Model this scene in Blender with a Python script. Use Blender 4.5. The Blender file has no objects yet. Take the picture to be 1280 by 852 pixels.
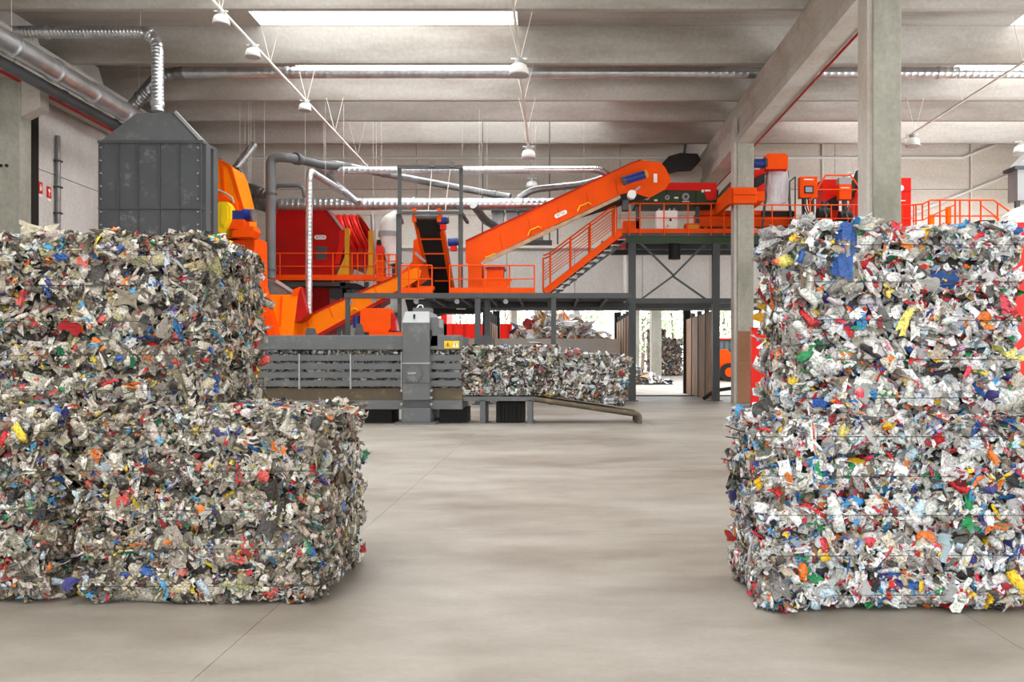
import bpy, math, random
import numpy as np
from mathutils import Vector, Matrix

# ------------------------------------------------------------------ camera, world, lights
F, CX, CY, HC = 1046.0, 690.0, 455.0, 1.38      # focal length and vanishing point in pixels of 1280x852, eye height
scene = bpy.context.scene
col = scene.collection
cam_d = bpy.data.cameras.new('camera')
cam = bpy.data.objects.new('camera', cam_d)
col.objects.link(cam)
cam.location = (0, 0, HC)
cam.rotation_euler = (math.pi / 2, 0, 0)
cam_d.sensor_width = 36.0
cam_d.lens = F / 1280 * 36
cam_d.shift_x = (640 - CX) / 1280
cam_d.shift_y = (CY - 426) / 1280
cam_d.clip_end = 500
scene.camera = cam

world = bpy.data.worlds.new('overcast_sky')
scene.world = world
world.use_nodes = True
bgn = world.node_tree.nodes['Background']
bgn.inputs[0].default_value = (0.93, 0.97, 1.0, 1)
bgn.inputs[1].default_value = 6.5

vs = scene.view_settings
vs.view_transform = 'Standard'
vs.look = 'None'
vs.gamma = 1.0
vs.exposure = -0.36
vs.use_curve_mapping = False

def area_light(name, loc, rot, sx, sy, radiance, colour=(1, 1, 1)):
    l = bpy.data.lights.new(name, 'AREA')
    l.shape = 'RECTANGLE'; l.size = sx; l.size_y = sy
    l.energy = radiance * math.pi * sx * sy
    l.color = colour
    o = bpy.data.objects.new(name, l)
    o.location = loc; o.rotation_euler = rot
    col.objects.link(o)
    return o

BEAM_Y = [-13.63 + 3.5 * i for i in range(11)] + [25.25, 28.8, 31.2, 34.4]      # underside front edges of the roof beams
ZB = HC + 9.1                                                                   # underside of the roof beams
SKY_X = [(-8.6, -1.0), (13.5, 20.5)]                 # roof lights of the front and middle bays
SKY_XB = [(-8.6, 2.0), (9.5, 20.5)]                  # roof lights lengthened out of view, added to brighten back wall and machines
def sky_x(y): return SKY_XB if y > 28 else SKY_X
GAPS = [(BEAM_Y[i] + 0.95, BEAM_Y[i + 1] - 0.58) for i in range(len(BEAM_Y) - 1)]
for ga, gb in GAPS:                                                             # daylight through the roof lights
    for xa, xb in sky_x(ga):
        area_light('skylight_daylight', ((xa + xb) / 2, (ga + gb) / 2, ZB + 1.4), (0, 0, 0), xb - xa, gb - ga, 13.0, (1, 0.985, 0.96))
area_light('gate_daylight', (2.0, -14.2, 3.9), (math.pi / 2, 0, 0), 26, 7.4, 2.7, (1, 0.985, 0.96))   # open gates behind the camera

area_light('side_fill_light', (21.7, 14.0, 3.7), (math.pi / 2, 0, math.pi / 2), 30, 6.6, 2.6, (1, 0.985, 0.96))   # unseen side light, added to brighten the ceiling and right-facing sides

# ------------------------------------------------------------------ helpers
def lin(r, g, b):
    f = lambda c: (c / 255 / 12.92) if c / 255 <= 0.04045 else ((c / 255 + 0.055) / 1.055) ** 2.4
    return (f(r), f(g), f(b), 1.0)

def U(x, y, D):                      # photograph pixel at depth D -> point of the place
    return Vector(((x - CX) / F * D, D, HC + (CY - y) / F * D))

def ux(x, D): return (x - CX) / F * D
def uz(y, D): return HC + (CY - y) / F * D

LOC = {}
def tag(o, label=None, cat=None, group=None, kind=None):
    if label: o['label'] = label
    if cat: o['category'] = cat
    if group: o['group'] = group
    if kind: o['kind'] = kind
    return o

def thing(name, label, cat, loc=(0, 0, 0), group=None, kind=None):
    o = bpy.data.objects.new(name, None)
    o.empty_display_size = 0.2
    col.objects.link(o)
    o.location = loc
    LOC[o] = Vector(loc)
    return tag(o, label, cat, group, kind)

class MB:
    def __init__(s): s.v = []; s.f = []; s.sm = []
    def add(s, vs_, fs, smooth=False):
        b = len(s.v)
        s.v += [tuple(v) for v in vs_]
        s.f += [tuple(i + b for i in f) for f in fs]
        s.sm += [smooth] * len(fs)
        return s
    def box(s, a, b):
        x0, y0, z0 = [min(p, q) for p, q in zip(a, b)]
        x1, y1, z1 = [max(p, q) for p, q in zip(a, b)]
        return s.add([(x0, y0, z0), (x1, y0, z0), (x1, y1, z0), (x0, y1, z0), (x0, y0, z1), (x1, y0, z1), (x1, y1, z1), (x0, y1, z1)],
                     [(0, 3, 2, 1), (4, 5, 6, 7), (0, 1, 5, 4), (1, 2, 6, 5), (2, 3, 7, 6), (3, 0, 4, 7)])
    def pbox(s, x0, y0, x1, y1, D, depth):          # box from a pixel rectangle on its front face
        return s.box((ux(x0, D), D, uz(y0, D)), (ux(x1, D), D + depth, uz(y1, D)))
    def prism(s, poly, y0, y1):                      # polygon in XZ extruded along Y
        n = len(poly)
        vv = [(p[0], y0, p[1]) for p in poly] + [(p[0], y1, p[1]) for p in poly]
        return s.add(vv, [tuple(range(n)), tuple(range(2 * n - 1, n - 1, -1))] + [(i, i + n, (i + 1) % n + n, (i + 1) % n) for i in range(n)])
    def pprism(s, poly, D, depth):
        return s.prism([(ux(p[0], D), uz(p[1], D)) for p in poly], D, D + depth)
    def xprism(s, poly, x0, x1):                     # polygon in YZ extruded along X
        n = len(poly)
        vv = [(x0, p[0], p[1]) for p in poly] + [(x1, p[0], p[1]) for p in poly]
        return s.add(vv, [tuple(range(n)), tuple(range(2 * n - 1, n - 1, -1))] + [(i, i + n, (i + 1) % n + n, (i + 1) % n) for i in range(n)])
    def bar(s, p, q, w, h=None):                     # square bar between two points
        p, q = Vector(p), Vector(q); h = h or w
        d = (q - p).normalized()
        up = Vector((0, 0, 1)) if abs(d.z) < 0.95 else Vector((0, 1, 0))
        a = d.cross(up).normalized() * w / 2; b = a.cross(d).normalized() * h / 2
        vv = [p - a - b, p + a - b, p + a + b, p - a + b, q - a - b, q + a - b, q + a + b, q - a + b]
        return s.add(vv, [(0, 1, 2, 3), (7, 6, 5, 4), (0, 4, 5, 1), (1, 5, 6, 2), (2, 6, 7, 3), (3, 7, 4, 0)])
    def tube(s, path, r, n=12, cap=True, closed=False):
        path = [Vector(p) for p in path]
        rs = r if isinstance(r, (list, tuple)) else [r] * len(path)
        m = len(path)
        vv = []; a = None
        for i, p in enumerate(path):
            if closed: d = (path[(i + 1) % m] - path[i - 1])
            else: d = (path[min(i + 1, m - 1)] - path[max(i - 1, 0)])
            d.normalize()
            if a is None:
                t = Vector((0, 0, 1)) if abs(d.z) < 0.9 else Vector((1, 0, 0))
                a = d.cross(t).normalized()
            else:
                a = (a - d * a.dot(d)).normalized()
            b = d.cross(a)
            for k in range(n):
                t = 2 * math.pi * k / n
                vv.append(p + (a * math.cos(t) + b * math.sin(t)) * rs[i])
        fs = []
        for i in range(m if closed else m - 1):
            j = (i + 1) % m
            for k in range(n):
                fs.append((i * n + k, i * n + (k + 1) % n, j * n + (k + 1) % n, j * n + k))
        s.add(vv, fs, True)
        if cap and not closed:
            s.add(vv[:n], [tuple(range(n))[::-1]]); s.add(vv[-n:], [tuple(range(n))])
        return s
    def cyl(s, p, q, r, n=16): return s.tube([p, q], r, n)
    def build(s, name, mat, parent=None, label=None, cat=None, group=None, kind=None, bevel=0):
        me = bpy.data.meshes.new(name)
        off = Vector((0, 0, 0))
        if parent is not None: off = LOC[parent]
        me.from_pydata([tuple(Vector(v) - off) for v in s.v], [], s.f)
        me.polygons.foreach_set('use_smooth', s.sm)
        me.materials.append(mat)
        o = bpy.data.objects.new(name, me)
        col.objects.link(o)
        if parent is not None:
            o.parent = parent
        LOC[o] = off
        if bevel:
            m = o.modifiers.new('bevel', 'BEVEL'); m.width = bevel; m.segments = 2; m.limit_method = 'ANGLE'
        return tag(o, label, cat, group, kind)

def fillet(path, R, n=6):
    path = [Vector(p) for p in path]
    out = [path[0]]
    for i in range(1, len(path) - 1):
        a, b, c = path[i - 1], path[i], path[i + 1]
        d1 = (a - b); d2 = (c - b)
        r = min(R, d1.length * 0.45, d2.length * 0.45)
        p, q = b + d1.normalized() * r, b + d2.normalized() * r
        for k in range(n + 1):
            t = k / n
            out.append(p * (1 - t) ** 2 + b * 2 * t * (1 - t) + q * t * t)
    out.append(path[-1])
    return out

def resample(path, step):
    out = [path[0]]
    for a, b in zip(path[:-1], path[1:]):
        L = (b - a).length
        n = max(1, int(round(L / step)))
        for k in range(1, n + 1): out.append(a.lerp(b, k / n))
    return out

def duct(name, label, path, r, mat, R=0.6, rib=0.16, cat='duct', collars=(), group=None, hang=(0.2, 0.7)):
    p = fillet(path, R)
    low = min(p, key=lambda v: v.z)
    t = thing(name, label, cat, low, group)
    ps, rs = [], []
    q = resample(p, rib)
    for i, v in enumerate(q):
        if i + 1 < len(q):
            e = q[i + 1] - v
            ps += [v, v + e * 0.72, v + e * 0.82, v + e * 0.92]; rs += [r, r, r * 1.03, r * 1.03]
        else:
            ps.append(v); rs.append(r)
    MB().tube(ps, rs, 14).build('duct_tube', mat, t)
    for c in collars:                                   # fraction of the path
        k = int(c * (len(q) - 1)); k = min(max(k, 0), len(q) - 2)
        d = (q[k + 1] - q[k]).normalized()
        MB().cyl(q[k] - d * 0.05, q[k] + d * 0.05, r * 1.16, 14).build('duct_collar', mat, t)
    for c in hang:
        p = q[int(c * (len(q) - 1))]
        if p.z > 6.0: MB().tube([p, (p.x, p.y, ZB + 0.9)], 0.006, 5).build('hanger_rod', CABLE, t)
    return t

# ------------------------------------------------------------------ materials
def nt(name):
    m = bpy.data.materials.new(name); m.use_nodes = True
    return m, m.node_tree, m.node_tree.nodes['Principled BSDF']

def noise(t, scale, detail=4, rough=0.55, coord='Object', mapping=None):
    tc = t.nodes.new('ShaderNodeTexCoord')
    n = t.nodes.new('ShaderNodeTexNoise')
    n.inputs['Scale'].default_value = scale; n.inputs['Detail'].default_value = detail; n.inputs['Roughness'].default_value = rough
    if mapping:
        mp = t.nodes.new('ShaderNodeMapping'); mp.inputs['Scale'].default_value = mapping
        t.links.new(tc.outputs[coord], mp.inputs[0]); t.links.new(mp.outputs[0], n.inputs[0])
    else:
        t.links.new(tc.outputs[coord], n.inputs[0])
    return n

def ramp(t, src, stops):
    r = t.nodes.new('ShaderNodeValToRGB')
    e = r.color_ramp.elements
    e[0].position, e[0].color = stops[0]
    e[1].position, e[1].color = stops[-1]
    for p, c in stops[1:-1]:
        k = e.new(p); k.color = c
    t.links.new(src, r.inputs[0])
    return r

def mixc(t, a, b, fac, mode='MIX'):
    m = t.nodes.new('ShaderNodeMix'); m.data_type = 'RGBA'; m.blend_type = mode
    for val, k in ((fac, 0), (a, 6), (b, 7)):
        if hasattr(val, 'links') or hasattr(val, 'is_linked'): t.links.new(val, m.inputs[k])
        else: m.inputs[k].default_value = val
    return m.outputs[2]

def bump(t, bs, src, strength, dist=0.01):
    b = t.nodes.new('ShaderNodeBump'); b.inputs['Strength'].default_value = strength; b.inputs['Distance'].default_value = dist
    t.links.new(src, b.inputs['Height']); t.links.new(b.outputs[0], bs.inputs['Normal'])

def paint(name, rgb, rough=0.42, wear=0.18, metal=0.0, scale=1.3, spec=0.3):
    m, t, bs = nt(name)
    c = lin(*rgb)
    n = noise(t, scale, 6, 0.62)
    r = ramp(t, n.outputs[0], [(0.32, tuple(x * (1 - wear) for x in c[:3]) + (1,)), (0.62, c)])
    t.links.new(r.outputs[0], bs.inputs['Base Color'])
    bs.inputs['Roughness'].default_value = rough
    bs.inputs['Specular IOR Level'].default_value = spec
    bs.inputs['Metallic'].default_value = metal
    return m

def concrete(name, rgb, stain=(0.78, 0.72, 0.66), rough=0.85, streak=(1, 1, 0.35), boards=False):
    m, t, bs = nt(name)
    c = lin(*rgb)
    n1 = noise(t, 0.55, 6, 0.6, mapping=streak)
    n2 = noise(t, 9.0, 5, 0.65)
    d = tuple(a * b for a, b in zip(c[:3], stain)) + (1,)
    r1 = ramp(t, n1.outputs[0], [(0.36, d), (0.58, c)])
    r2 = ramp(t, n2.outputs[0], [(0.25, (0.82, 0.82, 0.82, 1)), (0.7, (1.04, 1.04, 1.04, 1))])
    t.links.new(mixc(t, r1.outputs[0], r2.outputs[0], 1.0, 'MULTIPLY'), bs.inputs['Base Color'])
    bs.inputs['Roughness'].default_value = rough
    bump(t, bs, n2.outputs[0], 0.25, 0.01)
    return m

CONC = concrete('cast_concrete', (198, 192, 185))
CONC_ROOF = concrete('roof_concrete', (178, 173, 166), stain=(0.60, 0.56, 0.52), streak=(0.22, 1, 1))
CONC_WALL = concrete('wall_concrete', (212, 208, 203), stain=(0.86, 0.84, 0.82))
CONC_UP = concrete('upper_wall_concrete', (230, 224, 214), stain=(0.84, 0.80, 0.74), streak=(0.3, 1, 1.2))

def column_material():
    m, t, bs = nt('column_concrete')
    n1 = noise(t, 0.8, 6, 0.65, mapping=(1, 1, 0.4)); n2 = noise(t, 9, 5, 0.6)
    base = ramp(t, n1.outputs[0], [(0.33, lin(134, 133, 120)), (0.6, lin(172, 170, 158))])
    r2 = ramp(t, n2.outputs[0], [(0.25, (0.82, 0.82, 0.82, 1)), (0.7, (1.03, 1.03, 1.03, 1))])
    a = mixc(t, base.outputs[0], r2.outputs[0], 1.0, 'MULTIPLY')
    t.links.new(a, bs.inputs['Base Color']); bs.inputs['Roughness'].default_value = 0.85
    bump(t, bs, n2.outputs[0], 0.3, 0.01)
    return m
CONC_COL = column_material()

def floor_material():
    m, t, bs = nt('polished_concrete_floor')
    n1 = noise(t, 0.30, 7, 0.62, mapping=(0.8, 1.2, 1)); n2 = noise(t, 1.6, 7, 0.66, mapping=(0.7, 1.5, 1)); n3 = noise(t, 26, 4, 0.6)
    a = ramp(t, n1.outputs[0], [(0.38, lin(116, 107, 96)), (0.5, lin(137, 130, 120)), (0.62, lin(149, 143, 135))])
    b = ramp(t, n2.outputs[0], [(0.34, (0.82, 0.81, 0.79, 1)), (0.60, (1.04, 1.04, 1.04, 1))])
    c = ramp(t, n3.outputs[0], [(0.3, (0.93, 0.93, 0.93, 1)), (0.7, (1.03, 1.03, 1.03, 1))])
    o = mixc(t, mixc(t, a.outputs[0], b.outputs[0], 1.0, 'MULTIPLY'), c.outputs[0], 1.0, 'MULTIPLY')
    t.links.new(o, bs.inputs['Base Color'])
    rr = t.nodes.new('ShaderNodeMapRange'); rr.inputs['To Min'].default_value = 0.38; rr.inputs['To Max'].default_value = 0.62
    t.links.new(n2.outputs[0], rr.inputs[0]); t.links.new(rr.outputs[0], bs.inputs['Roughness'])
    bump(t, bs, n3.outputs[0], 0.06, 0.004)
    return m
FLOOR = floor_material()

ORANGE = paint('orange_paint', (234, 78, 0), 0.5, 0.12, spec=0.14)
LIT_ORANGE = paint('lit_orange_paint', (250, 126, 0), 0.48, 0.10, spec=0.14)  # orange paint at left, with its brighter light put into the colour
RED = paint('red_paint', (176, 18, 12), 0.36, 0.2, spec=0.2)
REDB = paint('bright_red_paint', (218, 28, 14), 0.4, 0.1, spec=0.2)
YEL = paint('yellow_paint', (238, 200, 20), 0.4, 0.15)
MUST = paint('mustard_paint', (214, 150, 24), 0.45, 0.15)
GREY = paint('grey_machine_paint', (98, 100, 101), 0.42, 0.2)
LGREY = paint('light_grey_paint', (158, 160, 160), 0.42, 0.12)
DGREY = paint('charcoal_sheet_paint', (82, 84, 86), 0.40, 0.22, scale=0.9)
STEEL = paint('dark_structural_steel', (76, 78, 79), 0.5, 0.2)
BLACK = paint('black_rubber', (34, 33, 32), 0.7, 0.25)
GREEN = paint('dark_green_paint', (52, 72, 46), 0.5, 0.35)
BLUE = paint('blue_motor_paint', (32, 52, 128), 0.4, 0.2)
WHITE = paint('white_paint', (232, 230, 224), 0.5, 0.08)
CABLE = paint('white_conduit', (226, 220, 210), 0.5, 0.1)
RUST = paint('rusty_worn_steel', (104, 92, 74), 0.6, 0.45, scale=5)
TRED = paint('sprinkler_red', (166, 30, 28), 0.4, 0.15)
WIRE = paint('baling_wire', (70, 64, 58), 0.45, 0.3, metal=0.6)
GALV = paint('galvanised_steel', (206, 208, 210), 0.30, 0.28, metal=0.85, scale=2.4)
GALVD = paint('dull_galvanised_steel', (150, 150, 150), 0.36, 0.35, metal=0.8, scale=2.0)
FOIL = paint('crinkled_aluminium_hose', (120, 120, 118), 0.3, 0.5, metal=0.8, scale=6)
JOINT = paint('dark_joint', (40, 37, 34), 0.9, 0.2)
SCREEN = paint('grey_lcd', (150, 165, 178), 0.2, 0.05)
TEALG = paint('dark_window_glass', (86, 104, 108), 0.12, 0.1)

def smudged(name, rgb, mark, rough=0.42):
    m, t, bs = nt(name)
    n = noise(t, 2.6, 7, 0.7); n2 = noise(t, 0.9, 5, 0.6)
    r = ramp(t, n.outputs[0], [(0.56, lin(*rgb)), (0.72, lin(*mark))])
    r2 = ramp(t, n2.outputs[0], [(0.35, (0.84, 0.84, 0.84, 1)), (0.6, (1, 1, 1, 1))])
    t.links.new(mixc(t, r.outputs[0], r2.outputs[0], 1.0, 'MULTIPLY'), bs.inputs['Base Color'])
    bs.inputs['Roughness'].default_value = rough; bs.inputs['Specular IOR Level'].default_value = 0.3
    return m
DGREY = smudged('charcoal_sheet_with_pale_smudges', (78, 80, 82), (128, 130, 130))
GREY = smudged('scuffed_grey_machine_paint', (96, 98, 99), (120, 120, 116))
RUST = smudged('worn_rusty_channel_steel', (92, 82, 66), (140, 116, 70), 0.6)

def wood_material():
    m, t, bs = nt('brown_board')
    n = noise(t, 1.4, 6, 0.6, mapping=(3, 3, 0.5)); n2 = noise(t, 0.7, 3, 0.5)
    a = ramp(t, n.outputs[0], [(0.3, lin(118, 84, 56)), (0.65, lin(168, 128, 92))])
    b = ramp(t, n2.outputs[0], [(0.35, (0.78, 0.76, 0.74, 1)), (0.65, (1.05, 1.03, 1.0, 1))])
    t.links.new(mixc(t, a.outputs[0], b.outputs[0], 1.0, 'MULTIPLY'), bs.inputs['Base Color'])
    bs.inputs['Roughness'].default_value = 0.7
    return m
WOOD = wood_material()
CLAD = concrete('rust_brown_column_cladding', (150, 108, 78), stain=(0.72, 0.66, 0.6))

def glass_material(name, tint, mixf):
    m, t, bs = nt(name)
    tr = t.nodes.new('ShaderNodeBsdfTransparent'); tr.inputs[0].default_value = tint
    mx = t.nodes.new('ShaderNodeMixShader'); mx.inputs[0].default_value = mixf
    bs.inputs['Roughness'].default_value = 0.15
    bs.inputs['Base Color'].default_value = (0.9, 0.92, 0.94, 1)
    out = t.nodes['Material Output']
    t.links.new(tr.outputs[0], mx.inputs[1]); t.links.new(bs.outputs[0], mx.inputs[2]); t.links.new(mx.outputs[0], out.inputs[0])
    return m
PANE = glass_material('skylight_sheet', (0.97, 0.97, 0.97, 1), 0.06)
BAG = glass_material('clear_plastic_film', (0.86, 0.86, 0.90, 1), 0.42)

def trash_material(name, from_attr, soft=False):
    m, t, bs = nt(name)
    if from_attr:
        a = t.nodes.new('ShaderNodeAttribute'); a.attribute_name = 'piece_colour'; src = a.outputs['Color']
    else:
        a = t.nodes.new('ShaderNodeObjectInfo'); src = a.outputs['Color']
    n = noise(t, 75, 4, 0.7)
    r = ramp(t, n.outputs[0], [(0.32, (0.26, 0.245, 0.23, 1)), (0.50, (0.86, 0.86, 0.86, 1)), (0.68, (1.2, 1.2, 1.2, 1))])  # mottling also paints white glints and dark hollows into the piece colours
    if soft: r.color_ramp.elements[0].color = (0.8, 0.8, 0.8, 1)
    t.links.new(mixc(t, src, r.outputs[0], 1.0, 'MULTIPLY'), bs.inputs['Base Color'])
    bs.inputs['Roughness'].default_value = 0.27
    bs.inputs['Specular IOR Level'].default_value = 0.55
    n2 = noise(t, 95, 3, 0.6)
    bump(t, bs, n2.outputs[0], 0.8, 0.012)
    return m
TRASH = trash_material('crushed_packaging', True)
HEAPM = trash_material('loose_packaging', True, True)
TRASHO = trash_material('crushed_packaging_piece', False)
CORE = paint('packed_waste_core', (84, 78, 70), 0.8, 0.6, scale=30)  # dark tone paints shade into the gaps between pieces

# ------------------------------------------------------------------ floor, roof, walls
floor = thing('floor', 'warm grey polished concrete floor slabs of the hall', 'floor', (0, 0, 0), kind='structure')
xs = [-15.6] + [-1.57 + 3.85 * k for k in range(-3, 7)]
xs = [x for x in xs if x < 22] + [22.0]
ys = [-15.0] + [6.8 + 4.4 * k for k in range(-4, 7)] + [37.3]
for i in range(len(xs) - 1):
    for j in range(len(ys) - 1):
        MB().box((xs[i] + 0.0015, ys[j] + 0.0015, -0.2), (xs[i + 1] - 0.0015, ys[j + 1] - 0.0015, 0)).build('floor_slab', FLOOR, floor)
MB().box((-15.6, -15, -0.3), (22, 37.3, -0.015)).build('joint_bed', JOINT, floor)

ceil = thing('ceiling', 'precast concrete roof of ribbed beams with narrow roof lights', 'ceiling', (0, 12, ZB), kind='structure')
for y0 in BEAM_Y:
    MB().xprism([(y0 - 0.56, ZB + 0.88), (y0, ZB + 0.06), (y0 + 0.05, ZB), (y0 + 0.22, ZB), (y0 + 0.27, ZB + 0.06), (y0 + 0.83, ZB + 0.88),
                 (y0 + 0.72, ZB + 0.90), (y0 + 0.2, ZB + 0.16), (y0 + 0.07, ZB + 0.16), (y0 - 0.45, ZB + 0.90)],
                -15.6, 22.0).build('roof_beam', CONC_ROOF, ceil)
for k, (ga, gb) in enumerate(GAPS):
    ends = [-15.6] + [x for p in sky_x(ga) for x in p] + [22.0]
    for i in range(len(ends) - 1):
        if i % 2 == 0:
            MB().box((ends[i], ga - 0.8, ZB + 0.89), (ends[i + 1], gb + 0.8, ZB + 1.0)).build('roof_panel', CONC_ROOF, ceil)
        else:
            MB().box((ends[i], ga - 0.8, ZB + 0.89), (ends[i + 1], ga, ZB + 1.0)).box((ends[i], gb, ZB + 0.89), (ends[i + 1], gb + 0.8, ZB + 1.0)).build('roof_panel', CONC_ROOF, ceil)
            MB().box((ends[i], ga, ZB + 0.90), (ends[i + 1], gb, ZB + 0.92)).build('skylight_pane', PANE, ceil)
MB().box((-15.6, -15, ZB + 0.89), (22, GAPS[0][0] - 0.8, ZB + 1.0)).build('roof_panel', CONC_ROOF, ceil)
MB().box((-15.6, GAPS[-1][1] + 0.8, ZB + 0.89), (22, 37.6, ZB + 1.0)).build('roof_panel', CONC_ROOF, ceil)

# left wall: precast panels with joints
wl = thing('wall_left', 'grey precast concrete panel wall on the left', 'wall', (-15.3, 12, 0), kind='structure')
py = [-15.0, -9.0, -3.0, 3.0, 9.0, 15.0, 20.6, 24.66, 30.8, 37.3]
for i in range(len(py) - 1):
    for z0, z1 in ((0, 3.4), (3.4, 7.2), (7.2, 11.6)):
        MB().box((-15.6, py[i] + 0.012, z0 + 0.012), (-15.3, py[i + 1] - 0.012, z1 - 0.012)).build('wall_panel', CONC_WALL, wl)
MB().box((-15.62, -15, 0), (-15.42, 37.3, 11.6)).build('joint_backing', JOINT, wl)
MB().box((-15.3, 24.5, 0), (-15.24, 24.85, 9.0)).build('joint_strip', JOINT, wl)

wr = thing('wall_right', 'grey precast concrete panel wall on the far right', 'wall', (22, 12, 0), kind='structure')
for i in range(len(py) - 1):
    for z0, z1 in (((0, 3.4), (3.4, 7.2), (7.2, 11.6)) if (py[i] < -1 or py[i] > 28) else ((7.2, 11.6),)):  # middle panels left out as an added opening for the side light
        MB().box((22.0, py[i] + 0.012, z0 + 0.012), (22.3, py[i + 1] - 0.012, z1 - 0.012)).build('wall_panel', CONC_WALL, wr)
wf = thing('wall_front', 'concrete wall above the open gates behind the viewer', 'wall', (0, -15, 0), kind='structure')
MB().box((-15.6, -15.3, 7.7), (22.3, -15.0, 11.6)).build('wall_panel', CONC_WALL, wf)
MB().box((-15.6, -15.3, 0), (-11.2, -15.0, 7.7)).build('wall_panel', CONC_WALL, wf)
MB().box((15.2, -15.3, 0), (22.3, -15.0, 7.7)).build('wall_panel', CONC_WALL, wf)

# back wall: open bunkers below, panels above
DW = 37.0
wb = thing('wall_back', 'pale concrete panel back wall above open storage bays', 'wall', (0, DW, 0), kind='structure')
zl = uz(383, DW)
bx = [-15.3, -10.2, -5.2, -2.0, 1.0, 4.0, 7.0, 10.0, 13.0, 17.5, 22.0]
for i in range(len(bx) - 1):
    MB().box((bx[i] + 0.012, DW, zl), (bx[i + 1] - 0.012, DW + 0.25, 6.5)).build('wall_panel', CONC_WALL, wb)
for z0, z1 in ((6.62, 7.95), (7.97, 9.1), (9.12, 11.6)):
    for xa, xb in ((-15.3, -6.0), (-5.98, 3.0), (3.02, 12.5), (12.52, 22.0)):
        MB().box((xa, DW, z0), (xb, DW + 0.25, z1)).build('wall_panel', CONC_UP, wb)
MB().box((-15.3, DW - 0.10, 6.5), (22, DW + 0.25, 6.62)).build('white_ledge', WHITE, wb)
MB().box((-15.3, DW, 0), (-5.2, DW + 0.25, zl)).build('wall_panel', CONC_WALL, wb)
MB().box((9.6, DW, 0), (22.0, DW + 0.25, zl)).build('wall_panel', CONC_WALL, wb)
MB().box((-15.3, DW + 0.27, zl + 0.05), (22, DW + 0.3, 11.6)).build('joint_backing', JOINT, wb)
# long beam-top ledge along the right part of the wall (dark cable tray)
MB().box((-5.2, DW - 0.02, zl - 0.16), (9.6, DW + 0.3, zl)).build('lintel_edge', STEEL, wb)

# low bunker wall
lw = MB()
t = thing('bunker_wall', 'low grey concrete wall below the open bay with the waste heap', 'wall', (0, 38.0, 0), kind='structure')
zt = uz(423, 38.0)
for xa, xb in ((-5.1, -2.72), (-2.6, -0.05), (-0.03, 3.05)):
    MB().box((xa, 38.0, -0.05), (xb, 38.25, zt)).build('wall_panel', CONC_WALL, t)
MB().box((-2.6, 36.0, 0.0), (9.6, 36.14, 0.05)).build('trim_1', STEEL, None, 'dark steel threshold strip across the bay openings', 'threshold', kind='structure')

# ------------------------------------------------------------------ concrete columns and girders
def concrete_column(x0, x1, y0, y1, ztop, label, clad=False):
    t = thing('concrete_column', label, 'column', ((x0 + x1) / 2, (y0 + y1) / 2, 0), kind='structure')
    MB().box((x0, y0, 0), (x1, y1, ztop)).build('shaft', CONC_COL, t, bevel=0.02)
    MB().box((x0 - 0.11, y0 + 0.05, 0), (x0 + 0.02, y1 - 0.05, ztop + (1.25 if clad else 1.3))).build('side_fin', CONC, t)
    if clad:
        MB().box((x0 + 0.02, y0 - 0.02, 0.02), (x1 + 0.01, y0 + 0.03, 1.42)).build('cladding_sheet', CLAD, t)
        MB().box((x0 + 0.02, y0 - 0.02, 1.43), (x1 + 0.01, y0 + 0.03, 2.55)).build('cladding_sheet', CLAD, t)
    return t
ZG = HC + 7.85
concrete_column(6.49, 7.06, 16.9, 17.5, ZG, 'tall grey concrete column rising behind the right bale stack')
concrete_column(6.58, 7.16, 29.68, 30.3, ZG, 'concrete column with rust-brown lower part beside the open bays', True)

def girder(x0, x1, y0, y1, label):
    t = thing('concrete_girder', label, 'girder', ((x0 + x1) / 2, (y0 + y1) / 2, ZG), kind='structure')
    xm0, xm1 = x0 + 0.18, x1 - 0.18
    MB().prism([(x0 + 0.1, ZG), (x1 - 0.1, ZG), (x1 - 0.1, ZG + 0.28), (xm1, ZG + 0.4), (xm1, ZB - 0.42), (x1, ZB - 0.3), (x1, ZB - 0.01), (x0, ZB - 0.01), (x0, ZB - 0.3), (xm0, ZB - 0.42), (xm0, ZG + 0.4), (x0 + 0.1, ZG + 0.28)], y0, y1).build('girder_body', CONC, t)
girder(6.46, 7.3, 17.2, 29.98, 'heavy concrete girder running into the hall between the two columns')
girder(6.46, 7.3, 30.02, 37.0, 'far concrete girder beyond the rust-brown column')
girder(6.46, 7.3, -15.0, 17.18, 'concrete girder overhead on the right, nearest the viewer')
girder(-15.25, -14.6, -15, 22.98, 'concrete girder along the top of the left wall, near half')
girder(-15.25, -14.6, 23.02, 37.0, 'concrete girder along the top of the left wall, far half')
t = thing('concrete_column', 'concrete column with two bolt holes at the left photo edge', 'column', (-14.9, 23.2, 0), kind='structure')
MB().box((-15.28, 23.0, 0), (-14.62, 23.5, ZG)).build('shaft', CONC_COL, t, bevel=0.02)
MB().prism([(-14.62, 8.2), (-14.1, 8.45), (-14.1, ZG), (-14.62, ZG)], 23.05, 23.45).build('corbel', CONC, t)
for xx in (-14.98, -15.14):
    MB().cyl((xx, 22.97, uz(207, 23)), (xx, 23.02, uz(207, 23)), 0.045, 10).build('bolt_hole', JOINT, t)
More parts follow.
